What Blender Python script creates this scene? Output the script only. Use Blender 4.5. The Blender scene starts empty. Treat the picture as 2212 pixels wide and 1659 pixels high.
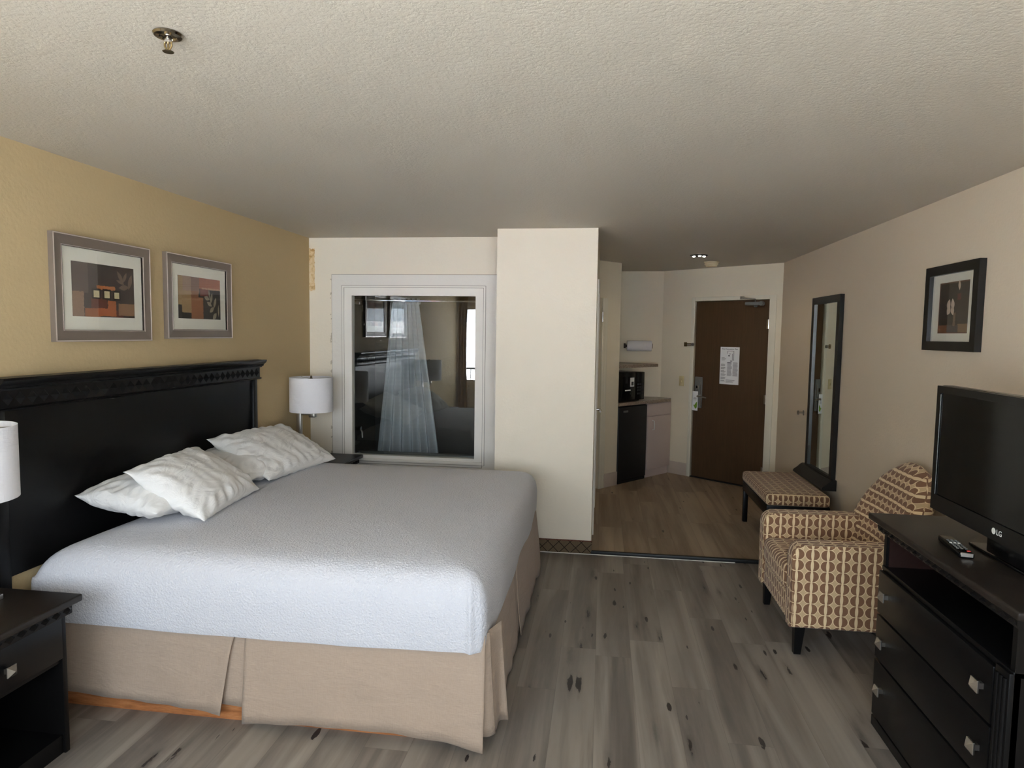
import bpy, bmesh, math, random
from mathutils import Vector, Matrix, noise
random.seed(7)
PI = math.pi
scene = bpy.context.scene
col = scene.collection
V = Vector

# ------------------------------------------------------------------ helpers
def srgb(r, g, b):
    def c(v):
        v /= 255.0
        return v / 12.92 if v <= 0.04045 else ((v + 0.055) / 1.055) ** 2.4
    return (c(r), c(g), c(b), 1.0)

class NT:
    """small wrapper to write node trees briefly"""
    def __init__(self, name):
        self.m = bpy.data.materials.new(name)
        self.m.use_nodes = True
        self.t = self.m.node_tree
        self.t.nodes.clear()
        self.out = self.t.nodes.new('ShaderNodeOutputMaterial')
    def n(self, kind, **kw):
        nd = self.t.nodes.new('ShaderNode' + kind)
        for k, v in kw.items():
            setattr(nd, k, v)
        return nd
    def link(self, a, b):
        self.t.links.new(a, b)
    def setin(self, sock, v):
        if hasattr(v, 'is_linked') or hasattr(v, 'links'):
            self.link(v, sock)
        else:
            sock.default_value = v
    def math(self, op, a, b=None, c=None):
        nd = self.n('Math', operation=op)
        self.setin(nd.inputs[0], a)
        if b is not None: self.setin(nd.inputs[1], b)
        if c is not None: self.setin(nd.inputs[2], c)
        return nd.outputs[0]
    def mix(self, f, a, b, blend='MIX'):
        nd = self.n('Mix', data_type='RGBA', blend_type=blend)
        self.setin(nd.inputs[0], f); self.setin(nd.inputs[6], a); self.setin(nd.inputs[7], b)
        return nd.outputs[2]
    def ramp(self, f, stops, interp='LINEAR'):
        nd = self.n('ValToRGB')
        cr = nd.color_ramp; cr.interpolation = interp
        while len(cr.elements) < len(stops): cr.elements.new(0.5)
        for e, (p, c) in zip(cr.elements, stops):
            e.position = p; e.color = c if len(c) == 4 else (*c, 1)
        self.link(f, nd.inputs[0])
        return nd.outputs[0]
    def coord(self, which='Object', scale=None, rot=None, loc=None):
        tc = self.n('TexCoord').outputs[which]
        if scale or rot or loc:
            mp = self.n('Mapping')
            self.link(tc, mp.inputs[0])
            if loc: mp.inputs[1].default_value = loc
            if rot: mp.inputs[2].default_value = rot
            if scale: mp.inputs[3].default_value = scale
            return mp.outputs[0]
        return tc
    def noise(self, vec, scale, detail=3, rough=.5, dist=0):
        nd = self.n('TexNoise')
        self.link(vec, nd.inputs['Vector'])
        nd.inputs['Scale'].default_value = scale; nd.inputs['Detail'].default_value = detail
        nd.inputs['Roughness'].default_value = rough; nd.inputs['Distortion'].default_value = dist
        return nd.outputs[0]
    def sep(self, vec):
        nd = self.n('SeparateXYZ'); self.link(vec, nd.inputs[0]); return nd.outputs
    def comb(self, x, y, z=0.0):
        nd = self.n('CombineXYZ')
        for i, v in enumerate((x, y, z)): self.setin(nd.inputs[i], v)
        return nd.outputs[0]
    def bump(self, h, strength=.3, dist=.01, normal=None):
        nd = self.n('Bump')
        nd.inputs['Strength'].default_value = strength; nd.inputs['Distance'].default_value = dist
        self.link(h, nd.inputs['Height'])
        if normal is not None: self.link(normal, nd.inputs['Normal'])
        return nd.outputs[0]
    def principled(self, color, rough=.5, metal=0., normal=None, spec=.5, sheen=0., coat=0., emis=None, estr=0.):
        b = self.n('BsdfPrincipled')
        self.setin(b.inputs['Base Color'], color); self.setin(b.inputs['Roughness'], rough)
        b.inputs['Metallic'].default_value = metal
        b.inputs['Specular IOR Level'].default_value = spec
        b.inputs['Sheen Weight'].default_value = sheen
        b.inputs['Coat Weight'].default_value = coat
        if normal is not None: self.link(normal, b.inputs['Normal'])
        if emis is not None:
            b.inputs['Emission Color'].default_value = emis; b.inputs['Emission Strength'].default_value = estr
        self.link(b.outputs[0], self.out.inputs[0])
        return b

def plain(name, c, rough=.5, metal=0., var=.06, bump=0., bscale=120., spec=.5, sheen=0.):
    """simple procedural finish: a colour with slight mottling and optional fine bump"""
    t = NT(name)
    co = t.coord('Object')
    ns = t.noise(co, 6.0, 3)
    d = tuple(x * (1 - var) for x in c[:3]) + (1,)
    l = tuple(min(1, x * (1 + var)) for x in c[:3]) + (1,)
    colr = t.mix(ns, d, l)
    nrm = None
    if bump:
        nrm = t.bump(t.noise(co, bscale, 4), bump, .004)
    t.principled(colr, rough, metal, nrm, spec, sheen)
    return t.m

def paint(name, c, bscale=55., bump=.35, extra=None):
    t = NT(name)
    co = t.coord('Object')
    big = t.noise(co, .9, 2)
    d = tuple(x * .965 for x in c[:3]) + (1,)
    l = tuple(min(1, x * 1.03) for x in c[:3]) + (1,)
    colr = t.mix(big, d, l)
    if extra: colr = extra(t, co, colr)
    h = t.noise(co, bscale, 4, .55)
    t.principled(colr, .75, 0, t.bump(h, bump, .004), .25)
    return t.m

# ------------------------------------------------------------------ materials
def stain(t, co, colr):
    x, y, z = t.sep(co)
    def band(v, a, b):
        return t.math('MULTIPLY', t.math('GREATER_THAN', v, a), t.math('LESS_THAN', v, b))
    nz = t.noise(co, 34, 4, .7)
    xe = t.math('ADD', x, t.math('MULTIPLY', t.math('SUBTRACT', nz, .5), .03))
    ze = t.math('ADD', z, t.math('MULTIPLY', t.math('SUBTRACT', nz, .5), .06))
    m = t.math('MULTIPLY', band(xe, -2.478, -2.428), band(ze, 2.0, 2.35))
    blot = t.ramp(t.noise(co, 22, 4, .7), [(.32, srgb(176, 134, 78)), (.5, srgb(222, 196, 150)), (.66, srgb(228, 210, 176))])
    c1 = t.mix(m, colr, blot)
    # old paint edge scuffs along the window casing
    sc = t.math('MULTIPLY', band(x, -2.294, -2.280), t.math('GREATER_THAN', t.noise(co, 18, 3), .56))
    sc = t.math('MULTIPLY', sc, t.math('LESS_THAN', z, 2.1))
    return t.mix(t.math('MULTIPLY', sc, .55), c1, srgb(150, 135, 112))

M = {}
M['wall_tan'] = paint('tan_wall_paint', srgb(194, 172, 132))
M['wall_cream'] = paint('cream_wall_paint', srgb(232, 222, 203), extra=stain)
M['wall_beige'] = paint('beige_wall_paint', srgb(224, 208, 184))
M['wall_entry'] = paint('entry_wall_paint', srgb(228, 217, 192))
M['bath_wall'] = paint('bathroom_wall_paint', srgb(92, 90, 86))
M['white_trim'] = paint('white_trim_paint', srgb(234, 229, 220), 90, .12)
M['casing'] = paint('worn_white_casing_paint', srgb(228, 223, 214), 40, .5)
M['door_casing'] = paint('cream_door_casing_paint', srgb(226, 219, 198), 90, .15)

def ceiling_mat():
    t = NT('knockdown_ceiling_texture')
    co = t.coord('Object')
    a = t.noise(co, 72, 5, .62)
    b = t.noise(co, 150, 3, .6)
    h = t.math('ADD', t.math('SMOOTH_MIN', a, .56, .05), t.math('MULTIPLY', b, .16))
    big = t.noise(co, .7, 2)
    c = t.mix(big, srgb(196, 188, 172), srgb(204, 196, 181))
    t.principled(c, .55, 0, t.bump(h, .42, .010), .35)
    return t.m
M['ceiling'] = ceiling_mat()

def planks(name, tones, width, length, knots, gap, knotcol, rough=.42, sat_noise=(1.6, 22.), rot=0.0):
    t = NT(name)
    co = t.coord('Object', rot=(0, 0, rot)) if rot else t.coord('Object')
    x, y, z = t.sep(co)
    xs = t.math('DIVIDE', x, width)
    row = t.math('FLOOR', xs)
    wn = t.n('TexWhiteNoise', noise_dimensions='1D'); t.link(row, wn.inputs['W'])
    ys = t.math('ADD', t.math('DIVIDE', y, length), t.math('MULTIPLY', wn.outputs[0], 7.3))
    cell = t.math('FLOOR', ys)
    wn2 = t.n('TexWhiteNoise', noise_dimensions='2D'); t.link(t.comb(row, cell), wn2.inputs['Vector'])
    rnd = wn2.outputs[0]
    # grain coordinates shift per plank
    sh = t.math('MULTIPLY', rnd, 37.0)
    g = t.comb(t.math('ADD', t.math('MULTIPLY', x, 1.0), sh), t.math('ADD', t.math('MULTIPLY', y, .085), sh), sh)
    fine = t.noise(g, sat_noise[1] * 2.4, 5, .65, .4)
    g2 = t.comb(t.math('ADD', x, sh), t.math('ADD', t.math('MULTIPLY', y, .07), sh), sh)
    broad = t.noise(g2, sat_noise[0] * 4, 3, .5, .8)
    base = t.ramp(rnd, [(0, tones[0]), (.5, tones[1]), (1, tones[2])])
    cA = t.mix(t.ramp(fine, [(.32, (0, 0, 0)), (.68, (1, 1, 1))]), tuple(v * .72 for v in tones[0][:3]) + (1,), tones[2])
    c = t.mix(.42, base, cA)
    c = t.mix(t.ramp(broad, [(.42, (0, 0, 0)), (.68, (.85, .85, .85))]), c, tones[3])
    broad2 = t.noise(t.comb(t.math('ADD', t.math('MULTIPLY', x, 1.3), sh), t.math('ADD', t.math('MULTIPLY', y, .07), 11.0), sh), 9, 4, .6, .5)
    c = t.mix(t.ramp(broad2, [(.52, (0, 0, 0)), (.72, (.6, .6, .6))]), c, tuple(v * .62 for v in tones[0][:3]) + (1,))
    # knots and dark cracks, elongated along the plank
    g3 = t.comb(t.math('ADD', x, sh), t.math('ADD', t.math('MULTIPLY', y, .17), sh), 0.0)
    vo = t.n('TexVoronoi', feature='F1', distance='EUCLIDEAN'); t.link(g3, vo.inputs['Vector']); vo.inputs['Scale'].default_value = 12.5
    kn = t.noise(g3, 60, 4, .65)
    dist = t.math('ADD', vo.outputs[0], t.math('MULTIPLY', t.math('SUBTRACT', kn, .5), .42))
    wsel = t.n('SeparateColor'); t.link(vo.outputs['Color'], wsel.inputs[0])
    sel = t.math('GREATER_THAN', wsel.outputs[0], 1 - knots)
    size = t.math('MULTIPLY_ADD', wsel.outputs[1], .13, .035)
    k = t.math('MULTIPLY', sel, t.math('SMOOTHSTEP' if False else 'LESS_THAN', dist, size))
    halo = t.math('MULTIPLY', sel, t.math('SUBTRACT', 1.0, t.math('MINIMUM', t.math('DIVIDE', dist, .42), 1.0)))
    c = t.mix(t.math('MULTIPLY', t.math('POWER', halo, 2.2), .75), c, knotcol)
    c = t.mix(t.math('MULTIPLY', k, .9), c, knotcol)
    v2 = t.n('TexVoronoi', feature='F1'); t.link(t.comb(t.math('ADD', x, 3.1), t.math('MULTIPLY', y, .26), 0.0), v2.inputs['Vector']); v2.inputs['Scale'].default_value = 17.0
    w3 = t.n('SeparateColor'); t.link(v2.outputs['Color'], w3.inputs[0])
    sp = t.math('MULTIPLY', t.math('GREATER_THAN', w3.outputs[0], 1 - knots * 1.1), t.math('LESS_THAN', t.math('ADD', v2.outputs[0], t.math('MULTIPLY', t.math('SUBTRACT', kn, .5), .3)), t.math('MULTIPLY', w3.outputs[1], .19)))
    c = t.mix(t.math('MULTIPLY', sp, .9), c, knotcol)
    # seams
    fx = t.math('ABSOLUTE', t.math('SUBTRACT', t.math('FRACT', xs), .5))
    fy = t.math('ABSOLUTE', t.math('SUBTRACT', t.math('FRACT', ys), .5))
    ex = t.math('GREATER_THAN', fx, .5 - gap / width)
    ey = t.math('GREATER_THAN', fy, .5 - gap / length)
    e = t.math('MAXIMUM', ex, ey)
    c = t.mix(t.math('MULTIPLY', e, .3), c, tuple(v * .4 for v in tones[0][:3]) + (1,))
    h = t.math('SUBTRACT', t.math('MULTIPLY', fine, .3), e)
    r = t.math('MULTIPLY_ADD', fine, .2, rough - .1)
    t.principled(c, r, 0, t.bump(h, .18, .003), .45)
    return t.m
M['floor'] = planks('grey_wood_plank_floor', [srgb(112, 103, 94), srgb(121, 112, 103), srgb(130, 121, 111), srgb(160, 150, 138)], .182, 1.22, .62, .0012, srgb(34, 27, 26))
M['floor_entry'] = planks('brown_wood_plank_floor', [srgb(140, 121, 98), srgb(152, 132, 108), srgb(162, 143, 120), srgb(180, 161, 136)], .20, 1.2, .10, .0022, srgb(70, 58, 48), .5)

def blackwood(name='black_stained_wood', c=srgb(13, 12, 12), rough=.36):
    t = NT(name)
    co = t.coord('Object', scale=(1, .15, 1))
    g = t.noise(co, 60, 4, .6)
    colr = t.mix(g, tuple(v * .8 for v in c[:3]) + (1,), tuple(v * 1.35 for v in c[:3]) + (1,))
    t.principled(colr, rough, 0, t.bump(g, .06, .002), .26)
    return t.m
M['black_wood'] = blackwood()
M['red_wood'] = blackwood('dark_red_wood', srgb(40, 25, 22), .4)
M['top_wood'] = blackwood('dark_brown_worn_top', srgb(40, 34, 29), .36)

def doorwood():
    t = NT('dark_brown_door_veneer')
    co = t.coord('Object', scale=(1, 1, .06))
    g = t.noise(co, 55, 5, .65, .3)
    b = t.noise(co, 7, 3)
    c = t.mix(g, srgb(66, 48, 30), srgb(96, 72, 48))
    c = t.mix(t.math('MULTIPLY', b, .4), c, srgb(72, 51, 32))
    t.principled(c, .42, 0, t.bump(g, .05, .001), .4)
    return t.m
M['door_wood'] = doorwood()

def basewood():
    t = NT('orange_particle_board')
    co = t.coord('Object', scale=(.12, 1, 1))
    g = t.noise(co, 60, 4, .7)
    c = t.ramp(g, [(.3, srgb(126, 74, 40)), (.55, srgb(176, 112, 64)), (.8, srgb(196, 140, 92))])
    t.principled(c, .6, 0)
    return t.m
M['orange_wood'] = basewood()

def halfmoon():
    """upholstery of split circles: uv in metres"""
    t = NT('half_circle_upholstery_fabric')
    u, v, _ = t.sep(t.coord('UV'))
    P, Q, R = .0755, .0575, .0272
    uu = t.math('SUBTRACT', t.math('FRACT', t.math('DIVIDE', u, P)), .5)
    vv = t.math('SUBTRACT', t.math('FRACT', t.math('DIVIDE', v, Q)), .5)
    uu = t.math('MULTIPLY', uu, P); vv = t.math('MULTIPLY', vv, Q)
    au = t.math('ABSOLUTE', uu); av = t.math('ABSOLUTE', vv)
    gapw = t.math('MULTIPLY_ADD', t.math('MULTIPLY', vv, vv), -5.0, .0078)
    du = t.math('SUBTRACT', au, .0072)
    d2 = t.math('SQRT', t.math('ADD', t.math('MULTIPLY', du, du), t.math('MULTIPLY', vv, vv)))
    inside = t.math('LESS_THAN', d2, R)
    ring = t.math('MULTIPLY', t.math('LESS_THAN', d2, R + .0035), t.math('GREATER_THAN', d2, R))
    stripe = t.math('LESS_THAN', au, gapw)
    co = t.coord('Object')
    wv = t.noise(co, 420, 2)
    tan = t.mix(wv, srgb(190, 160, 122), srgb(210, 180, 140))
    cream = t.mix(wv, srgb(222, 196, 154), srgb(236, 211, 170))
    brown = t.mix(wv, srgb(118, 84, 60), srgb(148, 110, 84))
    c = t.mix(ring, tan, cream)
    c = t.mix(inside, c, brown)
    c = t.mix(stripe, c, cream)
    t.principled(c, .85, 0, t.bump(t.math('ADD', wv, t.math('MULTIPLY', inside, -.6)), .3, .002), .2, .15)
    return t.m
M['halfmoon'] = halfmoon()

def bedspread_mat():
    t = NT('white_matelasse_cotton')
    co = t.coord('Object')
    x, y, z = t.sep(co)
    w = t.n('TexVoronoi', feature='F1'); t.link(t.coord('Object', scale=(1, 1.0, 1)), w.inputs['Vector']); w.inputs['Scale'].default_value = 105
    w2 = t.noise(t.coord('Object', scale=(1, .32, 1), rot=(0, 0, .5)), 120, 3, .6, 1.4)
    w3 = t.noise(co, 7, 3, .5, .6)
    h = t.math('ADD', t.math('ADD', t.math('MULTIPLY', w.outputs[0], .5), w2), t.math('MULTIPLY', w3, .9))
    t.principled(srgb(211, 211, 216), .9, 0, t.bump(h, .55, .011), .2, .1)
    return t.m
M['bedspread'] = bedspread_mat()

def pillowcase():
    t = NT('white_cotton_pillowcase')
    co = t.coord('Object')
    a = t.noise(t.coord('Object', scale=(1, .45, 1), rot=(.2, .1, .5)), 11, 4, .5, 1.6)
    t.principled(srgb(232, 230, 226), .85, 0, t.bump(a, .38, .035), .2, .1)
    return t.m
M['pillow'] = pillowcase()

def linen(name, c1, c2):
    t = NT(name)
    co = t.coord('Object')
    wv = t.noise(t.coord('Object', scale=(1, 1, .15)), 260, 2)
    wh = t.noise(t.coord('Object', scale=(.15, .15, 1)), 260, 2)
    cr = t.noise(t.coord('Object', scale=(.8, .8, 2.0)), 4.5, 4, .55, .5)
    c = t.mix(t.math('MULTIPLY', t.math('ADD', wv, wh), .5), c1, c2)
    h = t.math('ADD', t.math('MULTIPLY', cr, 2.2), t.math('MULTIPLY', t.math('ADD', wv, wh), .16))
    t.principled(c, .9, 0, t.bump(h, .38, .014), .15, .1)
    return t.m
M['skirt'] = linen('tan_linen_bed_skirt', srgb(160, 141, 124), srgb(177, 158, 140))
M['shade'] = linen('white_linen_lampshade', srgb(232, 230, 233), srgb(240, 238, 240))
M['gold_curtain'] = linen('gold_curtain_cloth', srgb(184, 150, 96), srgb(205, 172, 118))

M['joint'] = plain('dark_paint_joint', srgb(150, 143, 132), .9, 0., .3)  # darker thin lines along the window frame joints
M['nickel'] = plain('brushed_nickel', srgb(186, 182, 174), .32, 1., .08)
M['chrome'] = plain('polished_chrome', srgb(215, 215, 215), .12, 1., .03)
M['dark_chrome'] = plain('aged_chrome', srgb(150, 142, 128), .18, 1., .15)
M['brass'] = plain('antique_brass', srgb(160, 138, 96), .3, 1., .1)
M['frame_pewter'] = plain('pewter_picture_frame', srgb(128, 116, 105), .42, .35, .1)
M['frame_silver'] = plain('silver_frame_lip', srgb(222, 212, 204), .28, .7, .05)
M['black_frame'] = plain('black_lacquer_frame', srgb(24, 23, 22), .35, 0., .15)
M['mat_board'] = plain('ivory_mat_board', srgb(226, 223, 208), .8, 0., .02)
M['black_plastic'] = plain('black_gloss_plastic', srgb(11, 11, 11), .22, 0., .1, spec=.3)
M['black_matte'] = plain('black_matte_plastic', srgb(22, 23, 23), .5, 0., .1)
M['fridge_black'] = plain('black_textured_fridge_steel', srgb(24, 25, 26), .45, 0., .1, .3, 300.)
M['screen'] = plain('television_screen_glass', srgb(7, 8, 8), .10, 0., .02, spec=.22)
M['grey_plastic'] = plain('grey_plastic', srgb(116, 116, 112), .45)
M['white_plastic'] = plain('white_plastic', srgb(224, 222, 214), .4)
M['ivory_plastic'] = plain('ivory_plastic', srgb(214, 198, 160), .45)
M['almond_plastic'] = plain('almond_switch_plate', srgb(208, 192, 144), .45)
M['red_button'] = plain('red_rubber', srgb(190, 60, 50), .5)
M['cabinet'] = plain('pinkish_beige_laminate', srgb(205, 187, 178), .5, 0., .03)
M['holder_brown'] = plain('dark_brown_holder', srgb(60, 50, 44), .8)  # dark brown finish of the paper towel holder
M['paper'] = plain('white_paper', srgb(232, 232, 230), .8, 0., .02)
M['tissue'] = plain('quilted_paper_towel', srgb(228, 225, 224), .95, 0., .03, .5, 90.)
M['ink'] = plain('printed_ink', srgb(64, 62, 62), .8)
M['ink_light'] = plain('grey_printed_ink', srgb(150, 148, 148), .8)
M['leaf_green'] = plain('green_print', srgb(122, 160, 44), .7)
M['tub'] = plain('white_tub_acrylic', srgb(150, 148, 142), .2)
M['tile'] = plain('beige_baseboard_tile', srgb(196, 180, 164), .4, 0., .12)
M['ac_white'] = plain('white_metal_grille', srgb(225, 225, 222), .5)
M['facade_white'] = plain('white_facade', srgb(225, 225, 225), .8)
M['facade_red'] = plain('red_facade_panel', srgb(186, 86, 74), .8)
M['facade_blue'] = plain('blue_facade_panel', srgb(120, 150, 190), .8)
M['rail_dark'] = plain('dark_railing_paint', srgb(40, 40, 42), .5)
M['asphalt'] = plain('asphalt', srgb(184, 185, 186), .9)

def counter_mat():
    t = NT('speckled_brown_laminate')
    co = t.coord('Object')
    a = t.noise(co, 90, 4, .7)
    c = t.ramp(a, [(.3, srgb(96, 82, 68)), (.5, srgb(150, 132, 114)), (.7, srgb(190, 174, 154))])
    t.principled(c, .3, 0)
    return t.m
M['counter'] = counter_mat()

def lattice():
    t = NT('lattice_pattern_carpet_base')
    x, y, z = t.sep(t.coord('Object'))
    p = .085
    d1 = t.math('ABSOLUTE', t.math('SUBTRACT', t.math('FRACT', t.math('DIVIDE', t.math('ADD', x, z), p)), .5))
    d2 = t.math('ABSOLUTE', t.math('SUBTRACT', t.math('FRACT', t.math('DIVIDE', t.math('SUBTRACT', x, z), p)), .5))
    l = t.math('LESS_THAN', t.math('MINIMUM', d1, d2), .045)
    n = t.noise(t.coord('Object'), 300, 3)
    base = t.mix(n, srgb(84, 72, 56), srgb(126, 108, 84))
    top = t.math('GREATER_THAN', z, .094)
    c = t.mix(t.math('MULTIPLY', l, .85), base, srgb(36, 28, 26))
    c = t.mix(t.math('MULTIPLY', top, .6), c, srgb(110, 60, 52))
    t.principled(c, .95, 0, t.bump(n, .5, .003), .1)
    return t.m
M['lattice'] = lattice()

def glass_mat(name, refl, tint=(1, 1, 1, 1), rough=.0):
    t = NT(name)
    tr = t.n('BsdfTransparent'); tr.inputs[0].default_value = tint
    gl = t.n('BsdfGlossy'); gl.inputs['Roughness'].default_value = rough
    gl.inputs['Color'].default_value = (.95, .95, .94, 1)
    fr = t.n('Fresnel'); fr.inputs[0].default_value = 1.5
    f = t.math('MULTIPLY', t.math('MINIMUM', t.math('ADD', fr.outputs[0], refl), 1.0), t.math('SUBTRACT', 1.0, t.n('NewGeometry').outputs['Backfacing']))
    mx = t.n('MixShader')
    t.link(f, mx.inputs[0]); t.link(tr.outputs[0], mx.inputs[1]); t.link(gl.outputs[0], mx.inputs[2])
    t.link(mx.outputs[0], t.out.inputs[0])
    return t.m
M['glass_bath'] = glass_mat('tinted_interior_window_glass', .11, (.93, .95, .95, 1))
M['glass_pic'] = glass_mat('picture_glass', .015)
M['glass_win'] = glass_mat('window_pane_glass', .02)

def mirror_mat():
    t = NT('silvered_mirror')
    g = t.n('BsdfGlossy'); g.inputs['Color'].default_value = (.82, .87, .82, 1); g.inputs['Roughness'].default_value = .005
    t.link(g.outputs[0], t.out.inputs[0])
    return t.m
M['mirror'] = mirror_mat()

def sheer():
    t = NT('sheer_grey_curtain_fabric')
    co = t.coord('Object')
    x, y, z = t.sep(co)
    n = t.noise(t.coord('Object', scale=(1, 1, .2)), 30, 3)
    grid = t.math('MULTIPLY', t.math('SINE', t.math('MULTIPLY', z, 150)), .06)
    c = t.mix(t.math('ADD', n, grid), srgb(214, 218, 222), srgb(246, 246, 244))
    b = t.n('BsdfDiffuse'); t.link(c, b.inputs[0])
    tl = t.n('BsdfTranslucent'); t.link(c, tl.inputs[0])
    tr = t.n('BsdfTransparent')
    m1 = t.n('MixShader'); m1.inputs[0].default_value = .2
    t.link(b.outputs[0], m1.inputs[1]); t.link(tl.outputs[0], m1.inputs[2])
    m2 = t.n('MixShader'); t.link(t.math('MULTIPLY_ADD', n, .12, .0), m2.inputs[0])
    t.link(m1.outputs[0], m2.inputs[1]); t.link(tr.outputs[0], m2.inputs[2])
    t.link(m2.outputs[0], t.out.inputs[0])
    return t.m
M['sheer'] = sheer()

def emit(name, c, s):
    t = NT(name)
    e = t.n('Emission'); e.inputs[0].default_value = c; e.inputs[1].default_value = s
    t.link(e.outputs[0], t.out.inputs[0])
    return t.m
M['bulb'] = emit('lit_bulb', (1, .96, .9, 1), 3.5)

def art_mat(name, base, patches, mottle=.5):
    """abstract printed picture: rectangles of colour in local uv (0..1), mottled"""
    t = NT(name)
    u, v, _ = t.sep(t.coord('UV'))
    co = t.coord('UV')
    n1 = t.noise(co, 7, 4, .6); n2 = t.noise(co, 28, 4, .65)
    un = t.math('ADD', u, t.math('MULTIPLY', t.math('SUBTRACT', n2, .5), .05))
    vn = t.math('ADD', v, t.math('MULTIPLY', t.math('SUBTRACT', n2, .5), .05))
    c = t.mix(n1, tuple(x * .7 for x in base[:3]) + (1,), tuple(min(1, x * 1.5) for x in base[:3]) + (1,))
    for (x0, y0, x1, y1, pc, ragged) in patches:
        uu, vv = (un, vn) if ragged else (u, v)
        m = t.math('MULTIPLY', t.math('MULTIPLY', t.math('GREATER_THAN', uu, x0), t.math('LESS_THAN', uu, x1)),
                   t.math('MULTIPLY', t.math('GREATER_THAN', vv, y0), t.math('LESS_THAN', vv, y1)))
        c = t.mix(m, c, pc)
    c = t.mix(t.math('MULTIPLY', n2, mottle), c, tuple(x * .35 for x in base[:3]) + (1,))
    t.principled(c, .7, 0)
    return t.m

# ------------------------------------------------------------------ mesh tools
def bm_new(): return bmesh.new()

def add_box(bm, lo, hi, bevel=0., seg=2, mat=None):
    r = bmesh.ops.create_cube(bm, size=1.0)
    vs = r['verts']
    lo, hi = V(lo), V(hi)
    for v in vs:
        v.co = V(((lo[i] + hi[i]) / 2 + v.co[i] * (hi[i] - lo[i])) for i in range(3))
    if bevel:
        es = list({e for v in vs for e in v.link_edges})
        rb = bmesh.ops.bevel(bm, geom=es, offset=bevel, segments=seg, affect='EDGES', profile=.5)
        vs = list({v for v in rb['verts']} | {v for v in vs if v.is_valid})
    if mat is not None:
        bmesh.ops.transform(bm, matrix=mat, verts=[v for v in vs if v.is_valid])
    return vs

def add_cyl(bm, p0, p1, r0, r1=None, n=24, caps=True):
    p0, p1 = V(p0), V(p1)
    r1 = r0 if r1 is None else r1
    d = (p1 - p0)
    q = d.to_track_quat('Z', 'Y')
    A, B = [], []
    for i in range(n):
        a = 2 * PI * i / n
        o = q @ V((math.cos(a), math.sin(a), 0))
        A.append(bm.verts.new(p0 + o * r0)); B.append(bm.verts.new(p1 + o * r1))
    for i in range(n):
        j = (i + 1) % n
        bm.faces.new((A[i], A[j], B[j], B[i]))
    if caps:
        bm.faces.new(A[::-1]); bm.faces.new(B)

def add_lathe(bm, center, axis, prof, n=28):
    """prof: list of (radius, height along axis)"""
    c = V(center); q = V(axis).to_track_quat('Z', 'Y')
    rings = []
    for r, h in prof:
        if r < 1e-6:
            rings.append([bm.verts.new(c + q @ V((0, 0, h)))])
        else:
            rings.append([bm.verts.new(c + q @ V((r * math.cos(2 * PI * i / n), r * math.sin(2 * PI * i / n), h))) for i in range(n)])
    for a, b in zip(rings, rings[1:]):
        for i in range(n):
            j = (i + 1) % n
            if len(a) == 1 and len(b) == 1: continue
            if len(a) == 1: bm.faces.new((a[0], b[j], b[i]))
            elif len(b) == 1: bm.faces.new((a[i], a[j], b[0]))
            else: bm.faces.new((a[i], a[j], b[j], b[i]))

def add_prism(bm, poly, z0, z1):
    """vertical prism from a list of xy points"""
    A = [bm.verts.new((x, y, z0)) for x, y in poly]
    B = [bm.verts.new((x, y, z1)) for x, y in poly]
    n = len(poly)
    for i in range(n):
        j = (i + 1) % n
        bm.faces.new((A[i], A[j], B[j], B[i]))
    bm.faces.new(A[::-1]); bm.faces.new(B)

def add_extrude(bm, prof, frame, length):
    """profile in (a,b) swept along c; frame = (origin, avec, bvec, cvec)"""
    o, a, b, c = [V(x) for x in frame]
    A = [bm.verts.new(o + a * p + b * q) for p, q in prof]
    B = [bm.verts.new(o + a * p + b * q + c * length) for p, q in prof]
    n = len(prof)
    for i in range(n):
        j = (i + 1) % n
        bm.faces.new((A[i], A[j], B[j], B[i]))
    bm.faces.new(A[::-1]); bm.faces.new(B)

def add_tube(bm, pts, r, n=10):
    pts = [V(p) for p in pts]
    rings = []
    for i, p in enumerate(pts):
        d = (pts[min(i + 1, len(pts) - 1)] - pts[max(i - 1, 0)]).normalized()
        q = d.to_track_quat('Z', 'Y')
        rings.append([bm.verts.new(p + q @ V((r * math.cos(2 * PI * k / n), r * math.sin(2 * PI * k / n), 0))) for k in range(n)])
    for a, b in zip(rings, rings[1:]):
        # match nearest start to avoid twisting
        off = min(range(n), key=lambda s: sum((a[k].co - b[(k + s) % n].co).length for k in range(n)))
        for k in range(n):
            j = (k + 1) % n
            bm.faces.new((a[k], a[j], b[(j + off) % n], b[(k + off) % n]))
    bm.faces.new(rings[0][::-1]); bm.faces.new(rings[-1])

def box_uv(bm):
    uvl = bm.loops.layers.uv.verify()
    bm.normal_update()
    for f in bm.faces:
        n = f.normal
        ax = max(range(3), key=lambda i: abs(n[i]))
        for l in f.loops:
            x, y, z = l.vert.co
            l[uvl].uv = ((y, z), (x, z), (y, x))[ax]

def link(name, bm, mat, parent=None, smooth=True, label=None, angle=38):
    bmesh.ops.recalc_face_normals(bm, faces=bm.faces[:])
    me = bpy.data.meshes.new(name)
    bm.to_mesh(me); bm.free()
    return link_me(name, me, mat, parent, smooth, label, angle)

def wloc(o):
    l = V(o.location)
    while o.parent: o = o.parent; l += V(o.location)
    return l

def link_me(name, me, mat, parent=None, smooth=True, label=None, angle=38):
    if smooth:
        me.polygons.foreach_set('use_smooth', [True] * len(me.polygons))
        me.set_sharp_from_angle(angle=math.radians(angle))
    o = bpy.data.objects.new(name, me)
    col.objects.link(o)
    for m in (mat if isinstance(mat, (list, tuple)) else [mat]): me.materials.append(m)
    if parent is not None:
        me.transform(Matrix.Translation(-wloc(parent)))
        o.parent = parent
    if label: o['label'] = label
    return o

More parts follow.
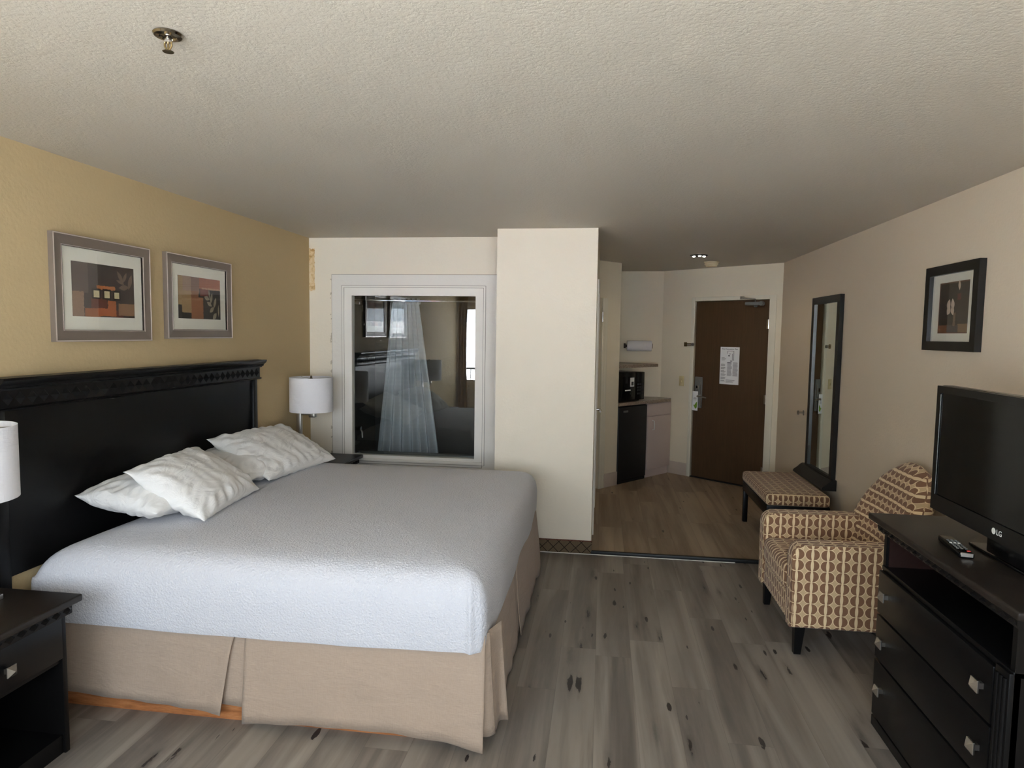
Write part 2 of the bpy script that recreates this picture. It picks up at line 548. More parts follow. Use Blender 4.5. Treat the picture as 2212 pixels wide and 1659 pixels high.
def thing(name, label, cat, loc=(0, 0, 0), group=None):
    o = bpy.data.objects.new(name, None)
    o.empty_display_size = .1
    col.objects.link(o)
    o.location = loc
    o['label'] = label; o['category'] = cat
    if group: o['group'] = group
    return o

def tag(o, label, cat, group=None):
    o['label'] = label; o['category'] = cat
    if group: o['group'] = group
    return o

def struct(o):
    o['kind'] = 'structure'; return o

def quick(name, lo, hi, mat, parent=None, bevel=0., seg=2, uv=False, mtx=None, label=None):
    bm = bm_new(); add_box(bm, lo, hi, bevel, seg, mtx)
    if uv: box_uv(bm)
    return link(name, bm, mat, parent, label=label)

def copy_tree(o, parent=None):
    c = o.copy(); col.objects.link(c)
    if parent is not None: c.parent = parent
    for ch in list(o.children): copy_tree(ch, c)
    return c

def text_part(name, s, size, mtx, mat, parent, align='CENTER', extrude=.0004):
    cu = bpy.data.curves.new('lettering', 'FONT')
    cu.body = s; cu.size = size; cu.extrude = extrude; cu.align_x = align; cu.align_y = 'CENTER'
    tmp = bpy.data.objects.new('lettering', cu)
    col.objects.link(tmp)
    dg = bpy.context.evaluated_depsgraph_get()
    me = bpy.data.meshes.new_from_object(tmp.evaluated_get(dg))
    bpy.data.objects.remove(tmp)
    me.transform(mtx)
    me.materials.clear()
    return link_me(name, me, mat, parent, smooth=False)

def frame_mtx(o, x, y, z):
    m = Matrix.Identity(4)
    for i, v in enumerate((x, y, z)):
        v = V(v).normalized()
        for k in range(3): m[k][i] = v[k]
    for k in range(3): m[k][3] = o[k]
    return m

# ------------------------------------------------------------------ room numbers
H = 2.44
XL, XR = -2.478, 1.853
YR = -0.45                     # rear wall with the outside window
YB, YP = 5.369, 4.958          # back wall, partition front
PX0, PX1 = -.803, -.055        # partition left / right
TH = .6937
WD = V((math.sin(TH), math.cos(TH), 0)); WN = V((math.cos(TH), -math.sin(TH), 0))   # kitchen wall direction / normal to the room
WP = V((0, 7.142, 0))
C1 = V((.71, 8.263, 0)); C2 = V((1.853, 7.313, 0))
DD = (C2 - C1).normalized(); DN = V((DD.y, -DD.x, 0))
Z = V((0, 0, 1))
def W(s, off=0., z=0.): return WP + WD * s + WN * off + Z * z
def D(s, off=0., z=0.): return C1 + DD * s + DN * off + Z * z
WM = lambda s, off=0., z=0.: frame_mtx(W(s, off, z), WD, -WN, Z)      # local x along wall, y into the wall, z up
DM = lambda s, off=0., z=0.: frame_mtx(D(s, off, z), DD, -DN, Z)

# ------------------------------------------------------------------ shell
struct(quick('ceiling', (-2.7, YR - .15, H), (2.0, 8.6, H + .12), M['ceiling']))
struct(quick('floor', (-2.7, YR - .15, -.1), (2.0, YP, 0), M['floor']))
struct(quick('floor_entry', (-2.7, YP, -.1), (2.0, 8.6, 0), M['floor_entry']))
struct(quick('wall_left', (XL - .12, YR - .12, 0), (XL, YB + .1, H), M['wall_tan']))
struct(quick('wall_right', (XR, YR - .12, 0), (XR + .12, 7.5, H), M['wall_beige']))

# back wall with the interior window opening
OX0, OX1, OZ0, OZ1 = -2.185, -.955, .56, 2.045
bm = bm_new()
add_box(bm, (XL, YB, 0), (OX0, YB + .1, H)); add_box(bm, (OX1, YB, 0), (PX0, YB + .1, H))
add_box(bm, (OX0, YB, 0), (OX1, YB + .1, OZ0)); add_box(bm, (OX0, YB, OZ1), (OX1, YB + .1, H))
struct(link('wall_back', bm, M['wall_cream']))
struct(quick('wall_partition', (PX0, YP, 0), (PX1, YB + .1, H), M['wall_cream']))
bm = bm_new()
DY0, DY1 = 5.50, 6.32
add_box(bm, (PX1 - .1, YB + .1, 0), (PX1, DY0, H)); add_box(bm, (PX1 - .1, DY1, 0), (PX1, 7.07, H)); add_box(bm, (PX1 - .1, DY0, 2.05), (PX1, DY1, H))
struct(link('wall_passage', bm, M['wall_entry']))
WS = .281
bm = bm_new(); add_box(bm, (-.03, 0, 0), (WS, .1, H), mat=WM(0)); add_box(bm, (-.16, 0, 2.05), (-.03, .1, H), mat=WM(0)); struct(link('wall_kitchen', bm, M['wall_entry']))
# niche return, side and back
bm = bm_new(); add_box(bm, (WS - .1, .1, 0), (WS, .76, H), mat=WM(0)); struct(link('wall_niche_left', bm, M['wall_entry']))
bm = bm_new(); add_box(bm, (-.52, 7.75, 0), (-.42, 8.263, H)); struct(link('wall_niche_side', bm, M['wall_entry']))
bm = bm_new(); add_box(bm, (-.52, 8.263, 0), (.72, 8.363, H)); struct(link('wall_niche_back', bm, M['wall_entry']))
DL = (C2 - C1).length
S0, S1, DH = .45, 1.352, 2.066
bm = bm_new()
add_box(bm, (0, 0, 0), (S0, .12, H), mat=DM(0)); add_box(bm, (S1, 0, 0), (DL + .1, .12, H), mat=DM(0)); add_box(bm, (S0, 0, DH), (S1, .12, H), mat=DM(0))
struct(link('wall_entry', bm, M['wall_entry']))
# bathroom behind the interior window
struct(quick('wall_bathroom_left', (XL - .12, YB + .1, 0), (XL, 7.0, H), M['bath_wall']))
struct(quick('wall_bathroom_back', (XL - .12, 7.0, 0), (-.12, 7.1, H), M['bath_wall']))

# rear wall and outside window (behind the camera)
RX0, RX1, RZ0, RZ1 = -2.40, 1.35, .80, 2.12
bm = bm_new()
add_box(bm, (XL, YR - .12, 0), (RX0, YR, H)); add_box(bm, (RX1, YR - .12, 0), (XR, YR, H))
add_box(bm, (RX0, YR - .12, 0), (RX1, YR, RZ0)); add_box(bm, (RX0, YR - .12, RZ1), (RX1, YR, H))
struct(link('wall_rear', bm, M['wall_cream']))
bm = bm_new()
fw = .05
for x in (RX0, (RX0 + RX1) / 2 - fw / 2, RX1 - fw): add_box(bm, (x, YR - .09, RZ0), (x + fw, YR - .03, RZ1))
add_box(bm, (RX0, YR - .09, RZ0), (RX1, YR - .03, RZ0 + fw)); add_box(bm, (RX0, YR - .09, RZ1 - fw), (RX1, YR - .03, RZ1))
w2 = struct(link('window_2', bm, M['white_trim']))
link('window_pane', (lambda b: (add_box(b, (RX0 + fw, YR - .064, RZ0 + fw), (RX1 - fw, YR - .060, RZ1 - fw)), b)[1])(bm_new()), M['glass_win'], w2)

# trims
bm = bm_new(); add_box(bm, (PX0, YP - .012, 0), (PX1 + .006, YP, .102), .003); struct(link('baseboard_partition', bm, M['lattice']))
struct(quick('trim_1', (PX1, YP - .014, 0), (XR, YP + .016, .026), M['black_matte'], bevel=.004))
struct(quick('trim_2', (PX0, YP - .021, 0), (1.0, YP - .014, .004), M['casing']))
bm = bm_new(); add_box(bm, (.058, -.012, 0), (WS, 0, .15), .002, mat=WM(0)); struct(link('baseboard_kitchen', bm, M['tile']))
bm = bm_new(); add_box(bm, (.02, -.012, 0), (.405, 0, .15), .002, mat=DM(0)); struct(link('baseboard_entry', bm, M['tile']))

# ------------------------------------------------------------------ interior window to the bathroom
bm = bm_new()
def rect_frame(bm, x0, z0, x1, z1, w, y0, y1, bevel=.004, sides='LRTB'):
    """mitred frame in the xz plane"""
    def quad(a, b, c, d):
        vs = [bm.verts.new((p[0], y, p[1])) for y in (y0, y1) for p in (a, b, c, d)]
        for f in ((0, 1, 2, 3), (7, 6, 5, 4), (0, 4, 5, 1), (1, 5, 6, 2), (2, 6, 7, 3), (3, 7, 4, 0)):
            bm.faces.new([vs[i] for i in f])
    o = [(x0, z0), (x1, z0), (x1, z1), (x0, z1)]
    i = [(x0 + w, z0 + w), (x1 - w, z0 + w), (x1 - w, z1 - w), (x0 + w, z1 - w)]
    if 'B' in sides: quad(o[0], o[1], i[1], i[0])
    if 'R' in sides: quad(o[1], o[2], i[2], i[1])
    if 'T' in sides: quad(o[2], o[3], i[3], i[2])
    if 'L' in sides: quad(o[3], o[0], i[0], i[3])
rect_frame(bm, -2.272, .47, -.866, 2.132, .092, YB - .014, YB)
w1 = struct(link('window_1', bm, M['casing'], smooth=False))
bm = bm_new(); rect_frame(bm, -2.183, .56, -.957, 2.043, .020, YB - .020, YB + .05); link('window_jamb', bm, M['white_trim'], w1, smooth=False)
bm = bm_new(); rect_frame(bm, -2.165, .548, -.975, 2.027, .066, YB - .013, YB + .05); link('window_sash', bm, M['white_trim'], w1, smooth=False)
bm = bm_new(); rect_frame(bm, -2.2755, .47, -.8625, 2.1355, .0045, YB - .0115, YB); rect_frame(bm, -2.1665, .54, -.9735, 2.0285, .003, YB - .0206, YB)
rect_frame(bm, -2.1845, .56, -.9555, 2.0445, .003, YB - .0206, YB); rect_frame(bm, -2.104, .57, -1.034, 1.966, .004, YB - .0128, YB + .03); link('joint_line', bm, M['joint'], w1, smooth=False)
quick('window_sill', (-2.165, YB - .03, .565), (-.975, YB - .013, .588), M['white_trim'], w1, .003)
quick('window_pane', (-2.102, YB + .018, .605), (-1.036, YB + .024, 1.966), M['glass_bath'], w1)

# ------------------------------------------------------------------ bathroom things seen through the glass
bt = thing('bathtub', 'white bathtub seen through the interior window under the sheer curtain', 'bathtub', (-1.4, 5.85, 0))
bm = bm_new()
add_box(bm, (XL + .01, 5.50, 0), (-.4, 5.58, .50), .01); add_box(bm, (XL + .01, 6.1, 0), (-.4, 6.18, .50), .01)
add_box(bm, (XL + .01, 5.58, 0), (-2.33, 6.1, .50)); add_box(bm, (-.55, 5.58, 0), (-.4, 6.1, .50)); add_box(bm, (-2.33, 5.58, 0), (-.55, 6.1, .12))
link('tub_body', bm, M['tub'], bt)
tp = thing('tub_faucet', 'chrome lever handle on the dark bathroom wall behind the glass', 'faucet', (XL, 5.95, .73))
bm = bm_new(); add_lathe(bm, (XL, 5.95, .745), (1, 0, 0), [(.0, 0), (.035, 0), (.034, .012), (.018, .02), (.016, .20), (.022, .21), (.022, .235), (0, .238)]); link('handle_stem', bm, M['chrome'], tp)
bm = bm_new(); add_tube(bm, [(XL + .225, 5.95, .745), (XL + .245, 5.945, .72), (XL + .25, 5.94, .66)], .009); link('lever', bm, M['nickel'], tp)
sp = thing('tub_spout', 'small chrome spout low beside the bathroom curtain behind the glass', 'faucet', (-2.16, 5.54, .50))
bm = bm_new(); add_cyl(bm, (-2.16, 5.545, .50), (-2.16, 5.545, .545), .02); add_tube(bm, [(-2.16, 5.545, .54), (-2.155, 5.56, .575), (-2.145, 5.62, .58), (-2.14, 5.65, .56)], .012); link('spout_neck', bm, M['chrome'], sp)
rd = thing('shower_rod', 'curved chrome shower rod above the sheer curtain in the bathroom', 'shower rod', (XL, 6.15, 1.96))
bm = bm_new(); add_tube(bm, [(XL + .02 + t * 2.2, 6.12 + .16 * math.sin(PI * t), 1.962) for t in [i / 24 for i in range(25)]], .0125, 12); link('rod', bm, M['chrome'], rd)
bm = bm_new(); add_box(bm, (XL, 6.07, 1.915), (XL + .18, 6.13, 1.955), .006); link('bracket', bm, M['chrome'], rd)
# sheer shower curtain, gathered at top, flaring below
bm = bm_new()
nu, nv = 90, 40
rows = []
for j in range(nv + 1):
    v = j / nv
    z = 1.94 - v * 1.60
    x0 = -2.045 - .165 * v; x1 = -1.775 + .225 * v
    row = []
    for i in range(nu + 1):
        u = i / nu
        a = .014 + .046 * v
        y = 6.272 + a * math.sin(u * 2 * PI * 6.5 + .7 * math.sin(u * 9)) + .01 * noise.noise(V((u * 4, v * 3, 0)))
        row.append(bm.verts.new((x0 + (x1 - x0) * u, y, z)))
    rows.append(row)
for j in range(nv):
    for i in range(nu):
        bm.faces.new((rows[j][i], rows[j][i + 1], rows[j + 1][i + 1], rows[j + 1][i]))
cu = thing('shower_curtain', 'sheer grey tab-top curtain hanging behind the interior window glass', 'curtain', (-1.9, 6.23, .34))
link('drape', bm, M['sheer'], cu)
for k in range(6):
    x = -2.02 + k * .047
    bm = bm_new()
    pts = [(x, 6.272 - .018, 1.925), (x, 6.272 - .024, 1.96), (x, 6.272, 1.985), (x, 6.272 + .07, 1.965), (x, 6.272 + .03, 1.93)]
    vs = [[bm.verts.new((px - .012, py, pz)), bm.verts.new((px + .012, py, pz))] for px, py, pz in pts]
    for a, b in zip(vs, vs[1:]): bm.faces.new((a[0], a[1], b[1], b[0]))
    link('tab', bm, M['sheer'], cu)

# ------------------------------------------------------------------ doors
# entrance door
bm = bm_new()
for a, b in (((S0 - .045, -.012, 0), (S0, .03, DH + .045)), ((S1, -.012, 0), (S1 + .075, .03, DH + .045)), ((S0, -.012, DH), (S1, .03, DH + .045))):
    add_box(bm, a, b, .003, mat=DM(0))
d1 = struct(link('door_1', bm, M['door_casing']))
d1['label'] = 'brown entrance door in cream casing'
quick('door_leaf', (S0 + .004, .022, .012), (S1 - .004, .066, DH - .004), M['door_wood'], d1, mtx=DM(0))
quick('light_leak_panel', (S0 - .0, .067, .0), (S1 + .0, .115, DH), M['door_wood'], d1, mtx=DM(0))  # unseen panel added behind the leaf to stop daylight leaking round it
quick('threshold', (S0, -.01, 0), (S1, .09, .011), M['black_matte'], d1, .003, mtx=DM(0))
for z in (1.80, .99, .2): 
    bm = bm_new(); add_cyl(bm, D(S1 - .004, -.006 + .012, z - .05), D(S1 - .004, -.006 + .012, z + .05), .008, n=12); add_box(bm, (S1 - .03, .008, z - .05), (S1 + .0, .022, z + .05), mat=DM(0)); link('hinge', bm, M['chrome'], d1)
# closer
bm = bm_new(); add_box(bm, (1.08, -.035, 2.005), (1.28, .02, 2.04), .008, mat=DM(0)); add_cyl(bm, D(1.265, .036, 2.022), D(1.265, -.01, 2.022), .024); add_cyl(bm, D(1.19, 0, 1.985), D(1.19, 0, 2.0), .016, .02)
cl = link('door_closer', bm, M['grey_plastic'], d1)
bm = bm_new(); add_tube(bm, [D(1.195, .015, 2.045), D(1.20, .03, 2.07), D(1.06, .045, 2.085), D(1.04, .02, 2.088)], .007); add_box(bm, (1.02, -.03, 2.072), (1.06, -.012, 2.104), .003, mat=DM(0)); link('closer_arm', bm, M['nickel'], cl)
# lock plate and lever
bm = bm_new(); add_box(bm, (S0 + .022, .0, .825), (S0 + .118, .022, 1.19), .008, mat=DM(0)); lk = link('lock_plate', bm, M['grey_plastic'], d1)
bm = bm_new(); add_cyl(bm, D(.545, 0, .967), D(.545, .05, .967), .012); add_tube(bm, [D(.545, .05, .967), D(.60, .052, .965), D(.655, .046, .958)], .0085); link('lever_handle', bm, M['nickel'], lk)
bm = bm_new(); add_box(bm, (.495, -.012, 1.04), (.535, .0, 1.09), .004, mat=DM(0)); link('thumb_turn', bm, M['chrome'], lk)
bm = bm_new(); add_box(bm, (.553, -.006, .85), (.564, .0, 1.13), .002, mat=DM(0)); link('plate_edge', bm, M['chrome'], lk)
# swing bar guard on the casing
g = thing('door_guard', 'brass swing-bar door guard on wall left of brown entrance door', 'latch', tuple(D(.37, 0, 1.565)))
bm = bm_new(); add_box(bm, (.315, -.008, 1.54), (.355, 0, 1.59), .003, mat=DM(0)); link('guard_plate', bm, M['brass'], g)
bm = bm_new(); add_tube(bm, [D(.33, .012, 1.574), D(.42, .02, 1.574), D(.446, .03, 1.574)], .005); add_tube(bm, [D(.33, .012, 1.556), D(.42, .02, 1.556), D(.446, .03, 1.556)], .005); link('swing_bar', bm, M['brass'], g)
bm = bm_new(); add_lathe(bm, D(.446, .02, 1.565), DN, [(0, 0), (.016, 0), (.02, .01), (.016, .022), (0, .026)]); link('ball_catch', bm, M['nickel'], g)
# switch
sw = thing('light_switch', 'almond light switch plate on wall beside brown entrance door', 'light switch', tuple(D(.297, 0, 1.127)))
bm = bm_new(); add_box(bm, (.264, -.007, 1.068), (.33, 0, 1.187), .003, mat=DM(0)); link('switch_plate', bm, M['almond_plastic'], sw)
bm = bm_new(); add_box(bm, (.292, -.016, 1.112), (.302, -.006, 1.14), .002, mat=DM(0)); link('toggle', bm, M['almond_plastic'], sw)
# notice
nt = thing('evacuation_notice', 'white printed evacuation notice posted on the brown door', 'sign', tuple(D(.90, -.02, 1.125)))
bm = bm_new(); add_box(bm, (.782, .0175, 1.125), (1.014, .0215, 1.546), mat=DM(0)); link('sheet', bm, M['paper'], nt)
text_part('heading', 'Fire Evacuation Plan', .024, frame_mtx(D(.898, -.0172, 1.522), DD, Z, DN), M['ink'], nt)
bm = bm_new(); bm2 = bm_new()
rr = random.Random(3)
for k in range(22):
    z = 1.352 - k * .0092
    if k % 4 != 3:
        add_box(bm, (.795, .0166, z - .0026), (.795 + .04 + rr.random() * .022, .0176, z + .0026), mat=DM(0))
for k in range(20):
    z = 1.372 - k * .0078
    add_box(bm2, (.872, .0166, z - .0022), (.872 + .044 + rr.random() * .014, .0176, z + .0022), mat=DM(0))
    add_box(bm2, (.94, .0166, z - .0022), (.94 + .046 + rr.random() * .016, .0176, z + .0022), mat=DM(0))
for k in range(4):
    add_box(bm2, (.86, .0166, 1.175 - k * .009 - .002), (.86 + .05 + .06 * rr.random(), .0176, 1.175 - k * .009 + .002), mat=DM(0))
for k in range(4): add_box(bm, (.80, .0166, 1.425 - k * .009 - .002), (.80 + .03 + .03 * rr.random(), .0176, 1.425 - k * .009 + .002), mat=DM(0))
link('printed_text', bm, M['ink_light'], nt, smooth=False); link('printed_text', bm2, M['ink_light'], nt, smooth=False)
bm = bm_new()
for a, b in (((.872, 1.498), (.95, 1.502)), ((.872, 1.47), (.876, 1.5)), ((.89, 1.466), (.91, 1.47)), ((.945, 1.40), (.949, 1.5)), ((.93, 1.40), (.934, 1.47)), ((.93, 1.398), (.952, 1.402)), ((.88, 1.442), (.90, 1.452)), ((.905, 1.385), (.93, 1.392)), ((.87, 1.366), (.915, 1.372))):
    add_box(bm, (a[0], .0166, a[1]), (b[0], .0176, b[1]), mat=DM(0))
link('floor_plan', bm, M['ink'], nt, smooth=False)
# hang tag
ht = thing('door_hanger', 'white door hanger card with green leaf on the door lever', 'tag', tuple(D(.50, .01, .80)))
bm = bm_new(); add_box(bm, (.462, -.021, .795), (.535, -.018, 1.02), .0008, mat=DM(0)); link('card', bm, M['paper'], ht)
bm = bm_new()
lp = [(.505, .815), (.49, .84), (.478, .86), (.496, .862), (.51, .885), (.526, .90), (.528, .86), (.525, .83)]
A = [bm.verts.new(D(s, .0215, z)) for s, z in lp]; B = [bm.verts.new(D(s, .0222, z)) for s, z in lp]
bm.faces.new(A); bm.faces.new(B[::-1])
for i in range(len(lp)): bm.faces.new((A[i], A[(i + 1) % len(lp)], B[(i + 1) % len(lp)], B[i]))
link('printed_leaf', bm, M['leaf_green'], ht, smooth=False)
bm = bm_new()
for z, a in ((.945, .03), (.932, .042), (.919, .036)): add_box(bm, (.498 - a / 2, -.0222, z - .003), (.498 + a / 2, -.021, z + .003), mat=DM(0))
link('printed_words', bm, M['ink_light'], ht, smooth=False)

# bathroom door in the passage wall (seen edge-on)
bm = bm_new()
add_box(bm, (PX1 - .02, DY0 - .06, 0), (PX1 + .014, DY0, 2.11), .003); add_box(bm, (PX1 - .02, DY1, 0), (PX1 + .014, DY1 + .06, 2.11), .003); add_box(bm, (PX1 - .02, DY0, 2.05), (PX1 + .014, DY1, 2.11), .003)
d2 = struct(link('door_2', bm, M['white_trim']))
quick('door_leaf', (PX1 - .045, DY0 + .004, .012), (PX1 - .004, DY1 - .004, 2.046), M['white_trim'], d2)
for z in (1.85, 1.03, .2):
    bm = bm_new(); add_cyl(bm, (PX1 + .006, DY0 + .006, z - .05), (PX1 + .006, DY0 + .006, z + .05), .008, n=12); add_lathe(bm, (PX1 + .006, DY0 + .006, z + .05), (0, 0, 1), [(.008, 0), (.006, .006), (0, .01)], 12); link('hinge', bm, M['chrome'], d2)
bm = bm_new(); add_lathe(bm, (PX1 - .004, DY1 - .07, .96), (1, 0, 0), [(0, 0), (.032, 0), (.03, .01), (.012, .014), (.012, .05), (0, .052)]); add_tube(bm, [(PX1 + .04, DY1 - .07, .96), (PX1 + .046, DY1 - .1, .96), (PX1 + .044, DY1 - .19, .955)], .009); link('lever_handle', bm, M['chrome'], d2)
# casing at the start of the kitchen wall
bm = bm_new(); add_box(bm, (-.035, -.018, 0), (.01, 0, 2.05), .003, mat=WM(0)); add_box(bm, (.01, -.012, 0), (.056, 0, 2.05), .003, mat=WM(0)); t3 = struct(link('trim_3', bm, M['door_casing']))
bm = bm_new(); add_box(bm, (-.20, .045, 0), (-.02, .085, 2.05), mat=WM(0)); link('door_leaf', bm, M['door_casing'], t3)
bm = bm_new(); add_cyl(bm, W(-.036, .016, 1.80), W(-.036, .016, 1.90), .008, n=12); add_lathe(bm, W(-.036, .016, 1.90), (0, 0, 1), [(.008, 0), (.006, .006), (0, .01)], 12); link('hinge', bm, M['chrome'], t3)

# ------------------------------------------------------------------ kitchenette
KB = 8.255
def back_at(s, off=0.):
    """plan point straight back from the kitchen front line to the niche back wall"""
    p = W(s, off); t = (KB - p.y) / (-WN.y)
    q = p - WN * t
    return (q.x, q.y)
def xy(p): return (p.x, p.y)
dcorner_s = (V((.841, 8.154, 0)) - WP).dot(WD)
ct = thing('countertop', 'speckled brown laminate countertop over the black mini fridge', 'countertop', tuple(W(.8, 0, .875)))
sE = dcorner_s - .012
c1p = C1 + DN * .008 + DD * .0
poly = [xy(W(.285, .015)), xy(W(sE - .03, .015)), xy(W(sE, -.01)), (c1p.x - .01, KB), (-.25, KB), xy(W(.285, -.35))]
bm = bm_new(); add_prism(bm, poly, .877, .913); link('top_slab', bm, M['counter'], ct)
sh = thing('wall_shelf', 'speckled brown corner shelf above the black microwave', 'shelf', tuple(W(.7, -.1, 1.3)))
p1 = W(1.03, -.0)
ex = back_at(1.03)
poly = [xy(W(.285, 0)), xy(W(1.0, 0)), xy(W(1.02, -.006)), xy(W(1.03, -.025)), ex, (-.25, KB), xy(W(.285, -.35))]
bm = bm_new(); add_prism(bm, poly, 1.298, 1.331); link('shelf_board', bm, M['counter'], sh)
# fridge
fr = thing('mini_fridge', 'black mini fridge under the counter beside the beige cabinet', 'refrigerator', tuple(W(.56, -.25, 0)))
bm = bm_new(); add_box(bm, (.30, .05, .012), (.815, .46, .868), .008, mat=WM(0)); link('body', bm, M['fridge_black'], fr)
bm = bm_new(); add_box(bm, (.292, -.006, .03), (.818, .045, .868), .014, 3, mat=WM(0)); dr = link('door', bm, M['fridge_black'], fr)
bm = bm_new(); add_box(bm, (.37, -.010, .800), (.455, -.004, .822), .002, mat=WM(0)); link('badge', bm, M['grey_plastic'], dr)
bm = bm_new(); add_box(bm, (.31, -.001, .0), (.80, .03, .03), mat=WM(0)); link('kick_plate', bm, M['black_matte'], fr)
# cabinet
cb = thing('base_cabinet', 'pinkish beige base cabinet right of the black mini fridge', 'cabinet', tuple(W(1.05, -.1, 0)))
cR = dcorner_s - .014
poly = [xy(W(.835, -.018)), xy(W(cR, -.018)), (c1p.x - .012, KB), back_at(.835)]
bm = bm_new(); add_prism(bm, poly, .09, .875); link('carcass', bm, M['cabinet'], cb)
poly = [xy(W(.84, -.02)), xy(W(cR - .02, -.02)), (c1p.x - .04, KB), back_at(.85)]
bm = bm_new(); add_prism(bm, poly, 0, .09); link('toe_kick', bm, M['cabinet'], cb)
bm = bm_new(); add_box(bm, (.842, -.002, .727), (cR, .018, .868), .003, mat=WM(0)); link('drawer_front', bm, M['cabinet'], cb)
bm = bm_new(); add_box(bm, (.842, -.002, .095), (cR, .018, .717), .003, mat=WM(0)); cd = link('door', bm, M['cabinet'], cb)
bm = bm_new(); add_tube(bm, [W(.925, .0, .672), W(.925, .03, .665), W(.927, .034, .615), W(.929, .03, .568), W(.93, .0, .56)], .0065); link('pull', bm, M['white_plastic'], cd)
# microwave
mw = thing('microwave', 'black microwave on the countertop beneath the corner shelf', 'microwave', tuple(W(.52, -.2, .913)))
bm = bm_new(); add_box(bm, (.292, .03, .925), (.772, .36, 1.245), .008, mat=WM(0))
for s in (.33, .73):
    for o in (.07, .32): add_cyl(bm, W(s, -o, .913), W(s, -o, .926), .015, n=12)
link('body', bm, M['black_plastic'], mw)
bm = bm_new(); add_box(bm, (.290, .012, .928), (.600, .032, 1.243), .006, mat=WM(0)); md = link('door', bm, M['black_plastic'], mw)
bm = bm_new(); add_box(bm, (.325, .010, .97), (.56, .013, 1.20), .001, mat=WM(0)); link('door_window', bm, M['screen'], md)
bm = bm_new(); add_box(bm, (.500, .0085, 1.085), (.572, .0115, 1.185), mat=WM(0)); link('sticker', bm, M['paper'], md)
bm = bm_new(); add_box(bm, (.520, .0075, 1.098), (.556, .009, 1.14), .004, mat=WM(0)); link('sticker_print', bm, M['ink'], md)
bm = bm_new(); add_box(bm, (.41, .0085, 1.037), (.51, .0115, 1.052), .001, mat=WM(0)); link('sticker_strip', bm, M['paper'], md)
bm = bm_new(); add_box(bm, (.604, .014, .928), (.774, .032, 1.243), .006, mat=WM(0)); mp = link('control_panel', bm, M['black_plastic'], mw)
bm = bm_new()
for i in range(3):
    for j in range(4): add_box(bm, (.635 + i * .04, .0115, .99 + j * .035), (.662 + i * .04, .0145, 1.012 + j * .035), mat=WM(0))
link('keypad', bm, M['black_matte'], mp)
# paper towel
pt = thing('paper_towel_roll', 'white paper towel roll on wall holder above the corner shelf', 'paper towels', (.43, 8.19, 1.535))
bm = bm_new(); add_lathe(bm, (.288, 8.178, 1.535), (1, 0, 0), [(.02, 0), (.060, 0), (.063, .004), (.063, .29), (.060, .294), (.02, .294)], 32); link('paper_roll', bm, M['tissue'], pt)
bm = bm_new(); add_box(bm, (.25, 8.165, 1.505), (.272, 8.263, 1.563), .004); add_box(bm, (.262, 8.165, 1.52), (.292, 8.192, 1.548), .003); add_cyl(bm, (.27, 8.178, 1.535), (.592, 8.178, 1.535), .012); add_lathe(bm, (.583, 8.178, 1.535), (1, 0, 0), [(0, 0), (.03, 0), (.03, .008), (0, .010)]); link('holder', bm, M['holder_brown'], pt)

# ------------------------------------------------------------------ ceiling things
sp = thing('fire_sprinkler', 'brass and chrome pendant fire sprinkler on the textured ceiling', 'sprinkler', (-1.165, 1.68, H))
bm = bm_new(); add_lathe(bm, (-1.165, 1.68, H), (0, 0, -1), [(0, 0), (.036, 0), (.0375, .003), (.034, .008), (.022, .010), (.02, .006), (0, .006)], 36); link('escutcheon', bm, M['dark_chrome'], sp)
bm = bm_new(); add_cyl(bm, (-1.165, 1.68, H - .004), (-1.165, 1.68, H - .024), .009); link('inlet', bm, M['chrome'], sp)
bm = bm_new()
for s in (-1, 1): add_tube(bm, [(-1.165 + s * .009, 1.68, H - .022), (-1.165 + s * .010, 1.68, H - .032), (-1.165 + s * .002, 1.68, H - .046)], .0026, 8)
add_cyl(bm, (-1.165, 1.68, H - .022), (-1.165, 1.68, H - .044), .0028, n=10); link('frame_arms', bm, M['brass'], sp)
bm = bm_new()
n = 20
add_lathe(bm, (-1.165, 1.68, H - .046), (0, 0, -1), [(0, 0), (.0135, 0), (.0145, .001), (.0135, .002), (0, .002)], 24); link('deflector', bm, M['dark_chrome'], sp)

sd = thing('smoke_detector', 'cream round smoke detector on the ceiling near entrance door', 'smoke detector', (1.105, 7.24, H))
bm = bm_new(); add_lathe(bm, (1.105, 7.24, H), (0, 0, -1), [(0, 0), (.078, 0), (.078, .008), (.07, .010), (.07, .014)], 32); link('base', bm, M['ivory_plastic'], sd)
bm = bm_new(); add_lathe(bm, (1.105, 7.24, H - .013), (0, 0, -1), [(.066, 0), (.07, .004), (.068, .018), (.06, .024), (.056, .036), (0, .038)], 32); link('cover', bm, M['ivory_plastic'], sd)
lf = thing('ceiling_light', 'small lit recessed ceiling light with three bulbs in entry', 'ceiling light', (.895, 6.64, H))
bm = bm_new(); add_lathe(bm, (.895, 6.64, H), (0, 0, -1), [(0, .0015), (.062, .0015), (.066, 0), (.084, 0), (.084, .005), (.064, .012), (.06, .004), (0, .004)], 36); link('trim_ring', bm, M['black_frame'], lf)
for a in (PI * .98, PI * 1.5, PI * .02):
    bm = bm_new(); add_lathe(bm, (.895 + .048 * math.cos(a), 6.64 + .048 * math.sin(a), H - .004), (0, 0, -1), [(0, 0), (.010, .001), (.0155, .008), (.012, .014), (0, .017)], 16); link('bulb', bm, M['bulb'], lf)

